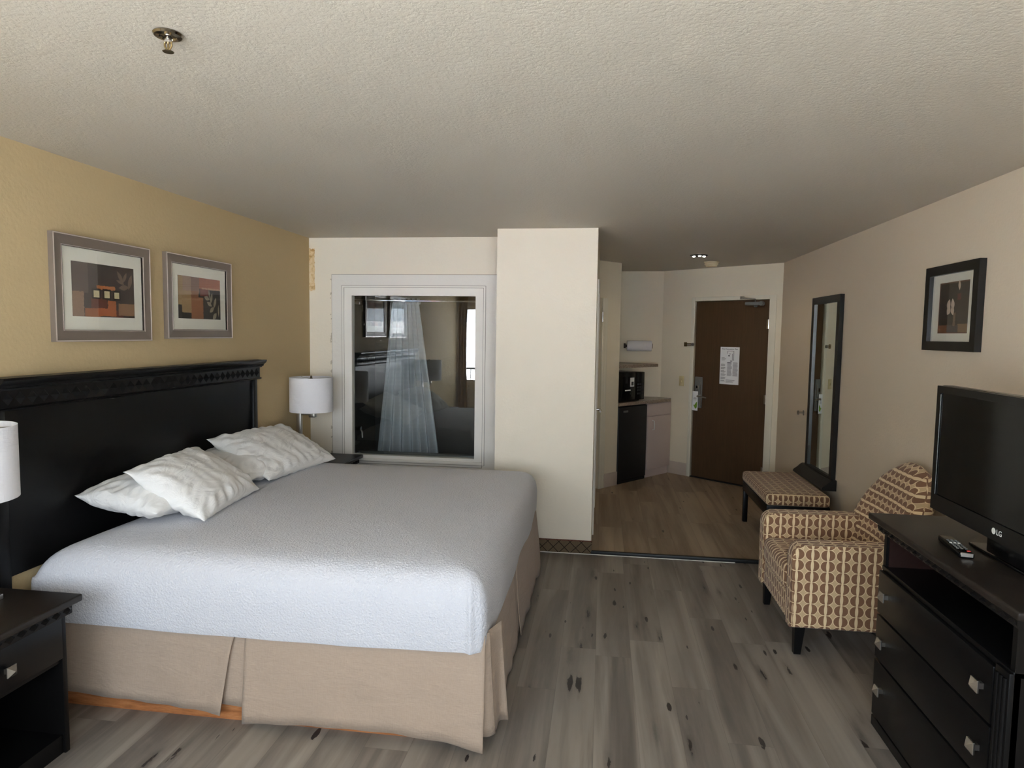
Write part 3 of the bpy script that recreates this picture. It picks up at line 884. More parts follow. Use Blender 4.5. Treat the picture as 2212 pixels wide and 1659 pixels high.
# ------------------------------------------------------------------ left wall: pictures and headboard
def picture(y0, y1, z0, z1, art, label, fwid=.056, leaves=()):
    x = XL
    r = thing('framed_picture', label, 'picture', (x, (y0 + y1) / 2, z0), 'pair of abstract prints above the headboard')
    def ring(bm, a0, b0, a1, b1, w, xo, xi):
        o = [(a0, b0), (a1, b0), (a1, b1), (a0, b1)]
        i = [(a0 + w, b0 + w), (a1 - w, b0 + w), (a1 - w, b1 - w), (a0 + w, b1 - w)]
        O0 = [bm.verts.new((x + .001, *p)) for p in o]; O1 = [bm.verts.new((x + xo, *p)) for p in o]
        I1 = [bm.verts.new((x + xi, *p)) for p in i]; I0 = [bm.verts.new((x + .004, *p)) for p in i]
        for k in range(4):
            j = (k + 1) % 4
            for A, B in ((O0, O1), (O1, I1), (I1, I0), (I0, O0)):
                bm.faces.new((A[k], A[j], B[j], B[k]))
    bm = bm_new(); ring(bm, y0, z0, y1, z1, fwid, .027, .022); link('frame', bm, M['frame_pewter'], r, smooth=False)
    bm = bm_new(); ring(bm, y0 + .0015, z0 + .0015, y1 - .0015, z1 - .0015, .005, .0285, .0285); link('outer_lip', bm, M['frame_silver'], r, smooth=False)
    bm = bm_new(); ring(bm, y0 + fwid - .006, z0 + fwid - .006, y1 - fwid + .006, z1 - fwid + .006, .006, .0245, .021); link('inner_lip', bm, M['frame_silver'], r, smooth=False)
    f2 = fwid - .004
    quick('mat_board', (x + .005, y0 + f2, z0 + f2), (x + .012, y1 - f2, z1 - f2), M['mat_board'], r)
    m = .120
    my = .116
    bm = bm_new()
    uvl = bm.loops.layers.uv.verify()
    vs = [bm.verts.new((x + .0135, *p)) for p in ((y0 + my, z0 + m), (y1 - my, z0 + m), (y1 - my, z1 - m), (y0 + my, z1 - m))]
    f = bm.faces.new(vs)
    for l, uv in zip(f.loops, ((0, 0), (1, 0), (1, 1), (0, 1))): l[uvl].uv = uv
    ret = bmesh.ops.extrude_face_region(bm, geom=[f])
    for v in ret['geom']:
        if isinstance(v, bmesh.types.BMVert): v.co.x -= .0012
    pr = link('print', bm, art, r, smooth=False)
    aw, ah = y1 - y0 - 2 * my, z1 - z0 - 2 * m
    for (u, v, ang, ln, wd, mt) in leaves:
        bm = bm_new()
        n = 8
        A = []
        for k in range(2 * n):
            t = k / n if k < n else (2 * n - k) / n
            s = 1 if k < n else -1
            a = (t - .5) * ln; b = s * wd * math.sin(PI * t)
            yy = y0 + my + u * aw + a * math.cos(ang) - b * math.sin(ang)
            zz = z0 + m + v * ah + a * math.sin(ang) + b * math.cos(ang)
            A.append(bm.verts.new((x + .0139, yy, zz)))
        bmesh.ops.remove_doubles(bm, verts=A, dist=1e-5)
        vv = [v for v in A if v.is_valid]
        bm.faces.new(vv)
        link('leaf_motif', bm, mt, pr, smooth=False)
    quick('glazing', (x + .0175, y0 + f2, z0 + f2), (x + .019, y1 - f2, z1 - f2), M['glass_pic'], r)
    return r

cream_leaf = plain('faded_cream_print', srgb(146, 136, 116), .8, 0., .25)
mauve_leaf = plain('faded_mauve_print', srgb(120, 100, 88), .8, 0., .25)
blk = srgb(26, 20, 18); crm = srgb(205, 192, 150); org = srgb(176, 104, 52); rst = srgb(104, 48, 30)
art1 = art_mat('abstract_print_with_three_squares', srgb(62, 50, 47), [
    (0, .44, .24, 1, srgb(96, 80, 74), True), (.0, .0, .17, .46, srgb(150, 120, 98), True), (.18, .0, .42, .16, srgb(160, 96, 58), True),
    (.37, .52, .67, .60, org, True), (.38, .02, .66, .17, srgb(180, 96, 48), True), (.54, .02, .68, .32, srgb(178, 98, 50), True), (.28, .17, .53, .36, rst, True),
    (.68, .0, .80, .14, rst, True), (.72, .04, 1, .28, srgb(150, 112, 80), True),
    (.29, .34, .43, .54, blk, True), (.46, .34, .59, .54, blk, True), (.64, .34, .76, .53, blk, True),
    (.32, .37, .41, .50, crm, False), (.49, .37, .575, .50, crm, False), (.655, .37, .735, .49, crm, False)], .35)
art2 = art_mat('abstract_print_with_pale_leaves', srgb(50, 42, 38), [
    (0, .14, .30, 1, srgb(172, 142, 98), True), (0, .0, .08, .32, srgb(44, 36, 32), True), (.0, .0, .28, .14, srgb(44, 36, 32), True), (.1, .66, .3, 1, srgb(166, 136, 112), True),
    (.29, .62, .48, 1, srgb(140, 108, 90), True), (.29, .0, .57, .52, srgb(158, 104, 66), True), (.29, .50, .46, .66, srgb(146, 98, 66), True),
    (.48, .74, 1, 1, srgb(176, 108, 76), True), (.54, .73, 1, .77, srgb(196, 150, 118), True), (.50, .56, .70, .73, srgb(122, 58, 46), True)], .35)
picture(2.692, 3.338, 1.592, 2.090, art1, 'pewter framed print with three pale squares and a leaf sprig', leaves=[
    (.76, .80, 2.2, .075, .012, mauve_leaf), (.84, .80, 1.1, .06, .010, mauve_leaf), (.76, .70, 2.85, .06, .008, mauve_leaf), (.93, .72, 1.25, .085, .014, mauve_leaf), (.82, .60, .1, .075, .014, mauve_leaf)])
picture(3.474, 4.135, 1.602, 2.094, art2, 'pewter framed print of earthy blocks and pale leaf branch', leaves=[
    (.72, .62, 1.7, .06, .007, cream_leaf), (.66, .52, 2.9, .06, .014, cream_leaf), (.77, .52, 1.3, .075, .012, cream_leaf), (.72, .38, 2.7, .06, .012, cream_leaf), (.86, .42, 1.2, .075, .013, cream_leaf),
    (.78, .24, .6, .06, .014, cream_leaf), (.95, .22, 1.6, .08, .008, cream_leaf), (.85, .08, .8, .06, .016, cream_leaf)])

hb = thing('headboard', 'tall black headboard with carved frieze behind the white bed', 'headboard', (XL, 3.4, 0))
HY0, HY1 = 2.36, 4.44
quick('panel', (XL + .002, HY0 + .045, .60), (XL + .016, HY1 - .045, 1.31), M['black_wood'], hb)
for y in (HY0, HY1 - .055): quick('stile', (XL + .005, y, .0), (XL + .030, y + .055, 1.32), M['black_wood'], hb, .004)
quick('frieze', (XL + .008, HY0 + .0, 1.31), (XL + .05, HY1, 1.41), M['black_wood'], hb)
bm = bm_new()
add_extrude(bm, [(0, 0), (.055, 0), (.060, .008), (.070, .012), (.072, .022), (.088, .034), (.095, .044), (.095, .054), (0, .054)], ((XL + .003, HY0 - .012, 1.395), (1, 0, 0), (0, 0, 1), (0, 1, 0)), HY1 - HY0 + .024)
link('crown_moulding', bm, M['black_wood'], hb, angle=25)
bm = bm_new(); add_extrude(bm, [(0, 0), (.056, 0), (.062, .006), (.056, .012), (0, .012)], ((XL + .003, HY0, 1.312), (1, 0, 0), (0, 0, 1), (0, 1, 0)), HY1 - HY0); link('bead_moulding', bm, M['black_wood'], hb)
bm = bm_new()
k = 0
y = HY0 + .05
while y < HY1 - .03:
    # carved leaf: a raised diamond with a notch
    zc = 1.36; x0 = XL + .05
    p = [(x0, y - .026, zc), (x0, y, zc - .028), (x0, y + .026, zc), (x0, y, zc + .028)]
    vs = [bm.verts.new(q) for q in p]; t = bm.verts.new((x0 + .016, y + .008, zc))
    for a in range(4): bm.faces.new((vs[a], vs[(a + 1) % 4], t))
    y += .06
link('carved_trim', bm, M['black_wood'], hb, smooth=False)

# ------------------------------------------------------------------ bed
bed = thing('bed', 'king size bed with tan linen skirt over orange wood base', 'bed', (-1.43, 3.5, 0))
quick('base_frame', (-2.40, 2.525, 0), (-.60, 4.48, .36), M['orange_wood'], bed)
quick('mattress', (-2.37, 2.56, .36), (-.52, 4.52, .665), M['pillow'], bed, .05, 3)

def skirt_sheet(name, path_fn, n, ztop, zbot_fn, wave):
    bm = bm_new()
    nv = 10
    rows = []
    for i in range(n + 1):
        t = i / n
        c = []
        for j in range(nv + 1):
            v = j / nv
            p, nrm = path_fn(t, v)
            zb = zbot_fn(t)
            z = ztop + (zb - ztop) * v
            off = wave(t, v)
            c.append(bm.verts.new((p[0] + nrm[0] * off, p[1] + nrm[1] * off, z)))
        rows.append(c)
    for i in range(n):
        for j in range(nv): bm.faces.new((rows[i][j], rows[i + 1][j], rows[i + 1][j + 1], rows[i][j + 1]))
    o = link(name, bm, M['skirt'], bed, angle=60)
    so = o.modifiers.new('cloth_thickness', 'SOLIDIFY'); so.thickness = .003
    return o
nz = lambda a, b, c=0.: noise.noise(V((a, b, c)))
FY = 2.512   # front skirt plane
def front(x0, x1, tilt0=0., tilt1=0., curve=0.):
    def f(t, v):
        x = x0 + (x1 - x0) * t + (tilt0 * (1 - t) + tilt1 * t) * v - curve * t ** 4 * (1 - math.exp(-5 * v))
        return (x, FY - .034 * v), (0, -1)
    return f
ZT = .46
skirt_sheet('skirt_panel', front(-2.33, -1.465, .02, -.035, .045), 60, ZT, lambda t: .088 - .035 * t + .008 * nz(t * 6, 1), lambda t, v: v * (.010 * nz(t * 7, v * 2, 3) + .018 * max(0, (t - .9) / .1) * v))
skirt_sheet('skirt_panel', front(-1.452, -.435, .0, .005), 70, ZT, lambda t: .022 + .028 * math.sin(PI * t) * (1 - .3 * t) + .006 * nz(t * 7, 5) + (.0 if t < .9 else -.012 * (t - .9) / .1), lambda t, v: v * (.012 * nz(t * 6, v * 2, 9) + .010 + .018 * max(0, (t - .85) / .15) * v))
skirt_sheet('pleat_insert', front(-1.56, -1.40), 10, ZT, lambda t: .085 - .01 * t, lambda t, v: -.014 - .004 * v)
FX = -.44    # foot skirt plane
def foot(y0, y1):
    def f(t, v): return (FX + .035 * v, y0 + (y1 - y0) * t), (1, 0)
    return f
skirt_sheet('skirt_panel', foot(2.66, 3.38), 46, ZT, lambda t: .022 + .012 * nz(t * 6, 2), lambda t, v: v * (.014 * nz(t * 7, v, 4) - .008))
skirt_sheet('skirt_panel', foot(3.46, 4.52), 60, ZT, lambda t: .025 + .012 * nz(t * 6, 7), lambda t, v: v * (.014 * nz(t * 7, v, 6) + .008 * (t > .8)))
skirt_sheet('pleat_insert', foot(3.33, 3.52), 10, ZT, lambda t: .03, lambda t, v: -.016 * v)
# corner folds standing out at the near foot corner
def fold(xa, ya, xb, yb):
    def f(t, v): return (xa + (xb - xa) * t + .03 * v * t, ya + (yb - ya) * t - .012 * v), (.7, -.7)
    return f
skirt_sheet('corner_fold', fold(-.452, 2.515, -.425, 2.55), 10, ZT, lambda t: .045, lambda t, v: v * .012 * math.sin(t * PI))
skirt_sheet('corner_fold', fold(-.44, 2.545, -.395, 2.66), 16, ZT, lambda t: .055 - .01 * t, lambda t, v: v * (.02 * math.sin(t * PI * 2) + .012))

# bedspread
def rr_loop(x0, y0, x1, y1, rad, per=26, straight=(34, 40)):
    """rounded rectangle points, ccw; rad = radii of 4 corners starting (x0,y0),(x1,y0),(x1,y1),(x0,y1)"""
    pts = []
    cs = [(x0 + rad[0], y0 + rad[0], PI, rad[0]), (x1 - rad[1], y0 + rad[1], 1.5 * PI, rad[1]), (x1 - rad[2], y1 - rad[2], 0, rad[2]), (x0 + rad[3], y1 - rad[3], .5 * PI, rad[3])]
    for k in range(4):
        cx, cy, a0, r = cs[k]
        arc = [(cx + r * math.cos(a0 + .5 * PI * i / 10), cy + r * math.sin(a0 + .5 * PI * i / 10)) for i in range(11)]
        pts += arc
        nx, ny, na, nr = cs[(k + 1) % 4]
        end = arc[-1]; st = (nx + nr * math.cos(na), ny + nr * math.sin(na))
        m = straight[k % 2]
        pts += [(end[0] + (st[0] - end[0]) * q, end[1] + (st[1] - end[1]) * q) for q in [i / m - .85 * math.sin(2 * PI * i / m) / (2 * PI) for i in range(1, m)]]
    return pts
bm = bm_new()
BX0, BX1, BY0, BY1 = -2.452, -.432, 2.478, 4.585
prof = [(.004, .395), (.0, .41), (-.003, .45), (-.006, .50), (-.006, .55), (-.003, .59), (.004, .625), (.016, .655), (.036, .682), (.065, .702), (.105, .714), (.16, .721), (.25, .727), (.40, .732), (.60, .735), (.80, .737)]
loops = []
for d, z in prof:
    rad = [max(.07 - d * .3, .03), max(.055 - d * .3, .02), max(.07 - d * .4, .02), max(.22 - d * .6, .03)]
    pts = rr_loop(BX0 + d, BY0 + d, BX1 - d, BY1 - d, rad)
    L = []
    for (x, y) in pts:
        n1 = nz(x * 2.3, y * 2.3, z * 3); n2 = nz(x * 9, y * 9, z * 5)
        dx = (.010 * n1 + .003 * n2) * (.25 if x < -2.38 else 1)
        # cloth eases down towards the head end
        hx = max(0, (-2.16 - x) / .3)
        zz = z - .075 * hx * hx * (1 if z > .6 else .2) + (.004 * n1 if z < .7 else .003 * n1)
        # hem droop between corners
        if z < .46: zz += -.010 * math.sin(PI * (x - BX0) / (BX1 - BX0)) + .004 * nz(x * 5, y * 5)
        sx = (x - (BX0 + BX1) / 2); sy = (y - (BY0 + BY1) / 2)
        ux = sx / 1.0; uy = sy / 1.05
        near = max(abs(ux), abs(uy))
        k = dx if d < .1 else 0
        px = x + (k * (1 if ux > 0 else -1) if abs(ux) >= abs(uy) else 0)
        py = y + (k * (1 if uy > 0 else -1) if abs(uy) > abs(ux) else 0)
        # folded seam just short of the near foot corner
        if y < BY0 + .05 + d and d < .1:
            q = (x - (BX1 - .058)) / .011
            py -= .015 * math.exp(-q * q) * (1 if z < .66 else .4)
        L.append(bm.verts.new((px, py, zz)))
    loops.append(L)
N = len(loops[0])
for a, b in zip(loops, loops[1:]):
    for i in range(N):
        j = (i + 1) % N
        bm.faces.new((a[i], a[j], b[j], b[i]))
c = bm.verts.new(((BX0 + BX1) / 2, (BY0 + BY1) / 2, .738))
for i in range(N): bm.faces.new((loops[-1][i], loops[-1][(i + 1) % N], c))
bs = link('bedspread', bm, M['bedspread'], angle=70)
tag(bs, 'white textured bedspread tucked over the king bed', 'bedspread')
sub = bs.modifiers.new('smooth', 'SUBSURF'); sub.levels = 1; sub.render_levels = 1

# pillows
def pillow(label, L, Wd, T, mtx, seed, puff=1.0):
    bm = bm_new()
    n, m = 44, 30
    grid = {}
    for s in (1, -1):
        for i in range(n + 1):
            for j in range(m + 1):
                u = -1 + 2 * i / n; v = -1 + 2 * j / m
                edge = (i in (0, n)) or (j in (0, m))
                if s == -1 and edge:
                    grid[(s, i, j)] = grid[(1, i, j)]; continue
                # sides bow inwards between pointed corners
                x = u * L / 2 * (1 - .055 * (1 - v * v) * abs(u) ** 3)
                y = v * Wd / 2 * (1 - .075 * (1 - u * u) * abs(v) ** 3)
                h = T / 2 * ((1 - abs(u) ** 2.6) * (1 - abs(v) ** 2.4)) ** .55
                wr = 0
                if not edge:
                    r = max(abs(u), abs(v))
                    wr = .011 * nz(x * 9 + seed, y * 6, s) + .010 * nz(x * 20 + seed, y * 14, s + 2) * (.4 + r)
                    ang = math.atan2(v, u)
                    wr += .017 * math.sin(ang * 26 + seed * 3 + 3 * nz(u * 2, v * 2, seed)) * max(0, r - .62) / .38 * (1 - r) * 4
                e2 = .010 * nz(u * 5 + seed, v * 5, 8) if edge else 0
                z = s * (h * puff + wr) + e2 if not edge else e2
                grid[(s, i, j)] = bm.verts.new((x, y, z))
    for s in (1, -1):
        for i in range(n):
            for j in range(m):
                q = [grid[(s, i, j)], grid[(s, i + 1, j)], grid[(s, i + 1, j + 1)], grid[(s, i, j + 1)]]
                if len(set(q)) == 4: bm.faces.new(q if s == 1 else q[::-1])
    bmesh.ops.transform(bm, matrix=mtx, verts=bm.verts[:])
    o = link('pillow', bm, M['pillow'], angle=180)
    sb = o.modifiers.new('smooth', 'SUBSURF'); sb.levels = 1; sb.render_levels = 1
    return tag(o, label, 'pillow', 'white pillows at the headboard')
def lean(center, tilt, yaw, roll=0.):
    """pillow long axis along y, leaning back against the headboard by tilt from flat"""
    return Matrix.Translation(center) @ Matrix.Rotation(yaw, 4, 'Z') @ Matrix.Rotation(tilt, 4, 'Y') @ Matrix.Rotation(PI / 2, 4, 'Z') @ Matrix.Rotation(roll, 4, 'Z')
pillow('wrinkled white pillow lying flat beneath the nearer propped pillow', .74, .44, .19, lean((-2.236, 3.12, .836), math.radians(9), math.radians(0)), 1.3)
pillow('white pillow lying flat under the farther propped pillow', .80, .50, .17, lean((-2.228, 3.93, .832), math.radians(9), math.radians(-2)), 4.1)
pillow('propped white pillow on the near half of the bed', .68, .46, .19, lean((-2.085, 3.165, .866), math.radians(31), math.radians(7)), 2.2)
pillow('propped white pillow nearest the interior bathroom window', .86, .50, .17, lean((-2.144, 4.12, .864), math.radians(28), math.radians(-2), math.radians(-3)), 7.7)

# ------------------------------------------------------------------ knob shared by nightstands and dresser
def knob_bm(o, d, s=1.):
    """square pyramid knob at o pointing along axis d (unit x or -x)"""
    bm = bm_new()
    add_box(bm, (-.008 * s, -.008 * s, 0), (.008 * s, .008 * s, .016 * s))
    add_box(bm, (-.017 * s, -.017 * s, .016 * s), (.017 * s, .017 * s, .021 * s), .001)
    A = [bm.verts.new((x * .017 * s, y * .017 * s, .021 * s)) for x, y in ((-1, -1), (1, -1), (1, 1), (-1, 1))]
    t = bm.verts.new((0, 0, .034 * s))
    for i in range(4): bm.faces.new((A[i], A[(i + 1) % 4], t))
    q = V(d).to_track_quat('Z', 'Y').to_matrix().to_4x4()
    bmesh.ops.transform(bm, matrix=Matrix.Translation(o) @ q, verts=bm.verts[:])
    return bm

# nightstands
def nightstand():
    y0, y1 = 1.70, 2.235
    r = thing('nightstand', 'black nightstand with pyramid knob at the near side of the bed', 'nightstand', (-2.25, 2.0, 0), 'bedside nightstands')
    quick('top', (XL + .01, y0 - .035, .594), (-1.992, y1 + .035, .622), M['top_wood'], r, .006, 3)
    bm = bm_new(); add_box(bm, (XL + .012, y0 - .012, .552), (-2.018, y1 + .012, .594), .004)
    y = y0 + .02
    while y < y1:
        x0 = -2.018; zc = .573
        vs = [bm.verts.new(q) for q in ((x0, y - .022, zc), (x0, y, zc - .016), (x0, y + .022, zc), (x0, y, zc + .016))]; t = bm.verts.new((x0 + .01, y + .006, zc))
        for a in range(4): bm.faces.new((vs[a], vs[(a + 1) % 4], t))
        y += .05
    link('carved_moulding', bm, M['black_wood'], r, smooth=False)
    bm = bm_new()
    add_box(bm, (XL + .012, y0, .0), (-2.04, y0 + .022, .552), .002); add_box(bm, (XL + .012, y1 - .022, 0), (-2.04, y1, .552), .002)
    add_box(bm, (XL + .012, y0, .05), (XL + .03, y1, .552)); add_box(bm, (XL + .012, y0 + .02, .05), (-2.05, y1 - .02, .075)); add_box(bm, (XL + .012, y0 + .02, .365), (-2.05, y1 - .02, .385)); add_box(bm, (-2.07, y0 + .02, 0), (-2.052, y1 - .02, .06))
    link('carcass', bm, M['black_wood'], r)
    bm = bm_new(); add_box(bm, (-2.10, y0 + .024, .385), (-2.034, y1 - .024, .548), .003); dr = link('drawer', bm, M['black_wood'], r)
    link('knob', knob_bm((-2.034, (y0 + y1) / 2, .462), (1, 0, 0), 1.12), M['nickel'], dr, smooth=False)
    return r
ns = nightstand()
ns2 = copy_tree(ns); ns2.location.y += 3.06
ns2['label'] = 'black nightstand behind the bed beneath the interior bathroom window'

# lamps
def lamp(cx, cy):
    r = thing('table_lamp', 'white drum lamp standing on the nightstand at the near side of the bed', 'lamp', (cx, cy, .622), 'matching bedside lamps')
    z0, z1, R = 1.020, 1.292, .168
    bm = bm_new(); add_lathe(bm, (cx, cy, 0), (0, 0, 1), [(R - .003, z0 + .002), (R, z0), (R, z1), (R - .003, z1 - .002), (R - .004, z0 + .003), (R - .003, z0 + .002)], 56); sh = link('shade', bm, M['shade'], r)
    bm = bm_new()
    for a in range(3): add_cyl(bm, (cx, cy, z1 - .012), (cx + (R - .003) * math.cos(a * 2.094 + .4), cy + (R - .003) * math.sin(a * 2.094 + .4), z1 - .004), .0018, n=8)
    link('spider', bm, M['nickel'], sh)
    bm = bm_new(); add_lathe(bm, (cx, cy, z1 - .016), (0, 0, 1), [(0, 0), (.011, 0), (.012, .01), (.006, .016), (.009, .024), (0, .03)], 16); link('finial', bm, M['dark_chrome'], sh)
    bm = bm_new(); add_cyl(bm, (cx, cy, 1.01), (cx, cy, z1 - .01), .005, n=10); add_cyl(bm, (cx, cy, 1.01), (cx, cy, 1.09), .017, n=18); link('socket', bm, M['nickel'], r)
    quick('arm', (cx - .115, cy - .012, .988), (cx + .03, cy + .012, 1.004), M['nickel'], r, .002)
    quick('switch_block', (cx - .014, cy - .024, .972), (cx + .034, cy + .024, 1.006), M['nickel'], r, .003)
    quick('post', (cx - .122, cy - .018, .64), (cx - .084, cy + .018, 1.006), M['nickel'], r, .003)
    quick('base', (cx - .13, cy - .075, .622), (cx + .07, cy + .075, .642), M['nickel'], r, .003)
    return r
la = lamp(-2.315, 2.10)
lb = copy_tree(la); lb.location.x = -2.292; lb.location.y = 4.985
lb['label'] = 'white drum lamp in the corner beside the interior window'

# ------------------------------------------------------------------ armchair
ac = thing('armchair', 'brown and cream half-circle patterned armchair beside the black dresser', 'armchair', (1.38, 3.88, 0))
AY0, AY1 = 3.510, 4.25
def up(name, lo, hi, b, seg=3):
    return quick(name, lo, hi, M['halfmoon'], ac, b, seg, uv=True)
def arm_bm(y0, y1):
    bm = bm_new()
    prof = []
    # side outline (x,z): front rounded top, slight rise to the rear
    out = [(1.0, .150), (1.0, .53)] + [(1.0 + .055 - .055 * math.cos(a), .53 + .062 * math.sin(a)) for a in [PI / 2 * k / 6 for k in range(1, 7)]] + [(1.3, .597), (1.6, .60), (1.74, .60), (1.74, .150)]
    A = [bm.verts.new((x, y0, z)) for x, z in out]; B = [bm.verts.new((x, y1, z)) for x, z in out]
    n = len(out)
    for i in range(n): bm.faces.new((A[i], A[(i + 1) % n], B[(i + 1) % n], B[i]))
    bm.faces.new(A[::-1]); bm.faces.new(B)
    es = [e for e in bm.edges if abs(e.verts[0].co.y - e.verts[1].co.y) < 1e-6]
    bmesh.ops.bevel(bm, geom=es, offset=.022, segments=3, affect='EDGES', profile=.5)
    box_uv(bm)
    return bm
link('arm', arm_bm(AY0, AY0 + .115), M['halfmoon'], ac, angle=50)
link('arm', arm_bm(AY1 - .115, AY1), M['halfmoon'], ac, angle=50)
up('front_panel', (1.012, AY0 + .105, .150), (1.06, AY1 - .105, .315), .012)
up('seat_base', (1.04, AY0 + .10, .150), (1.70, AY1 - .10, .30), .005)
bm = bm_new()
add_box(bm, (1.0, AY0 + .118, .305), (1.60, AY1 - .118, .45), .035, 4)
bmesh.ops.subdivide_edges(bm, edges=bm.edges[:], cuts=2, use_grid_fill=True)
for v in bm.verts:
    if v.co.z > .40: v.co.z += .018 * max(0, 1 - ((v.co.x - 1.3) / .33) ** 2) * max(0, 1 - ((v.co.y - 3.88) / .27) ** 2)
    if v.co.x < 1.1: v.co.x -= .012 * max(0, 1 - ((v.co.y - 3.88) / .27) ** 2)
box_uv(bm); link('seat_cushion', bm, M['halfmoon'], ac, angle=60)
# back: rounded shoulders, leaning
bm = bm_new()
n, m = 40, 26
cy, hw = 3.90, .365
uvl = bm.loops.layers.uv.verify()
G = {}
def back_pt(side, i, j):
    t = -1 + 2 * i / n; v = j / m
    zt = .970 - .33 * abs(t) ** 2.6
    z = .16 + (zt - .16) * v
    e = max(0, 1 - abs(t) ** 7) ** .5 * max(0, 1 - v ** 9) ** .5
    th = .075 * e + .004
    xc = 1.555 + .165 * ((z - .3) / .6) if z > .3 else 1.555
    xc -= .055 * abs(t) ** 2.5 * (z > 0)
    return V((min(xc + side * th, 1.835), cy + hw * t, z))
for s in (-1, 1):
    for i in range(n + 1):
        for j in range(m + 1):
            G[(s, i, j)] = bm.verts.new(back_pt(s, i, j))
def qf(a, b, c, d, uvs):
    f = bm.faces.new((a, b, c, d))
    for l, uv in zip(f.loops, uvs): l[uvl].uv = uv
for s in (-1, 1):
    for i in range(n):
        for j in range(m):
            ks = [(i, j), (i + 1, j), (i + 1, j + 1), (i, j + 1)]
            vs = [G[(s, *k)] for k in ks]
            qf(*vs, [(v.co.z * 1.02 + .01, v.co.y) for v in vs])
for i in range(n):
    for j in (0, m):
        vs = [G[(-1, i, j)], G[(-1, i + 1, j)], G[(1, i + 1, j)], G[(1, i, j)]]
        qf(*vs, [(v.co.x, v.co.y) for v in vs])
for j in range(m):
    for i in (0, n):
        vs = [G[(-1, i, j)], G[(-1, i, j + 1)], G[(1, i, j + 1)], G[(1, i, j)]]
        qf(*vs, [(v.co.x, v.co.z) for v in vs])
link('backrest', bm, M['halfmoon'], ac, angle=80)
for (x, y) in ((1.055, AY0 + .045), (1.055, AY1 - .045), (1.66, AY0 + .045), (1.66, AY1 - .045)):
    bm = bm_new()
    dx = .008 if x > 1.3 else -.006
    for f in (0, 1): pass
    lo = [(x + dx - .017, y - .017, 0), (x + dx + .017, y - .017, 0), (x + dx + .017, y + .017, 0), (x + dx - .017, y + .017, 0)]
    hi = [(x - .026, y - .026, .152), (x + .026, y - .026, .152), (x + .026, y + .026, .152), (x - .026, y + .026, .152)]
    A = [bm.verts.new(p) for p in lo]; B = [bm.verts.new(p) for p in hi]
    for i in range(4): bm.faces.new((A[i], A[(i + 1) % 4], B[(i + 1) % 4], B[i]))
    bm.faces.new(A[::-1]); bm.faces.new(B)
    link('leg', bm, M['black_wood'], ac)

# ------------------------------------------------------------------ dresser
DRX = 1.198
ds = thing('dresser', 'black dresser with open shelf and three drawers by right wall', 'dresser', (1.5, 2.5, 0))
EY0, EY1 = 2.02, 2.93
quick('top', (1.160, EY0 - .06, .880), (1.845, EY1 + .085, .906), M['top_wood'], ds, .006, 3)
bm = bm_new()
add_extrude(bm, [(0, 0), (.016, .002), (.02, .012), (.02, .03), (.028, .036), (.028, .04), (0, .04)], ((DRX + .004, EY0 - .02, .841), (-1, 0, 0), (0, 0, 1), (0, 1, 0)), EY1 - EY0 + .055)
y = EY0
while y < EY1 + .02:
    x0 = DRX - .014; zc = .857
    vs = [bm.verts.new(q) for q in ((x0, y - .022, zc), (x0, y, zc - .013), (x0, y + .022, zc), (x0, y, zc + .013))]; t = bm.verts.new((x0 - .012, y + .006, zc))
    for a in range(4): bm.faces.new((vs[a], vs[(a + 1) % 4], t))
    y += .05
link('carved_moulding', bm, M['black_wood'], ds, smooth=False)
bm = bm_new()
add_box(bm, (DRX, EY0, .015), (1.83, EY0 + .022, .88)); add_box(bm, (DRX, EY1 - .022, .015), (1.83, EY1, .88))
add_box(bm, (1.80, EY0, .03), (1.83, EY1, .88)); add_box(bm, (DRX, EY0, .03), (1.82, EY1, .055))
add_box(bm, (DRX - .004, EY0, .686), (1.82, EY1, .706), .003); add_box(bm, (DRX, EY0, .84), (1.82, EY1, .88))
link('carcass', bm, M['black_wood'], ds)
quick('side_lining', (DRX + .01, EY1 - .030, .706), (1.79, EY1 - .023, .84), M['red_wood'], ds)
bm = bm_new(); add_box(bm, (DRX - .012, EY0 - .01, 0), (1.81, EY1 + .006, .045), .004); link('plinth', bm, M['black_wood'], ds)
bm = bm_new()
add_box(bm, (DRX - .014, EY0, .045), (DRX + .02, EY0 + .07, .70), .003)
for k in range(3): add_cyl(bm, (DRX - .014, EY0 + .016 + k * .019, .06), (DRX - .014, EY0 + .016 + k * .019, .68), .007, n=10)
link('fluted_post', bm, M['black_wood'], ds)
for z0, z1, kz in ((.502, .684, .600), (.308, .494, .402), (.056, .300, .200)):
    bm = bm_new(); add_box(bm, (DRX - .016, EY0 + .075, z0), (DRX + .30, EY1 - .003, z1), .004, 2); dr = link('drawer', bm, M['black_wood'], ds)
    for y in (2.145, 2.835):
        link('knob', knob_bm((DRX - .016, y, kz), (-1, 0, 0), 1.15), M['nickel'], dr, smooth=False)

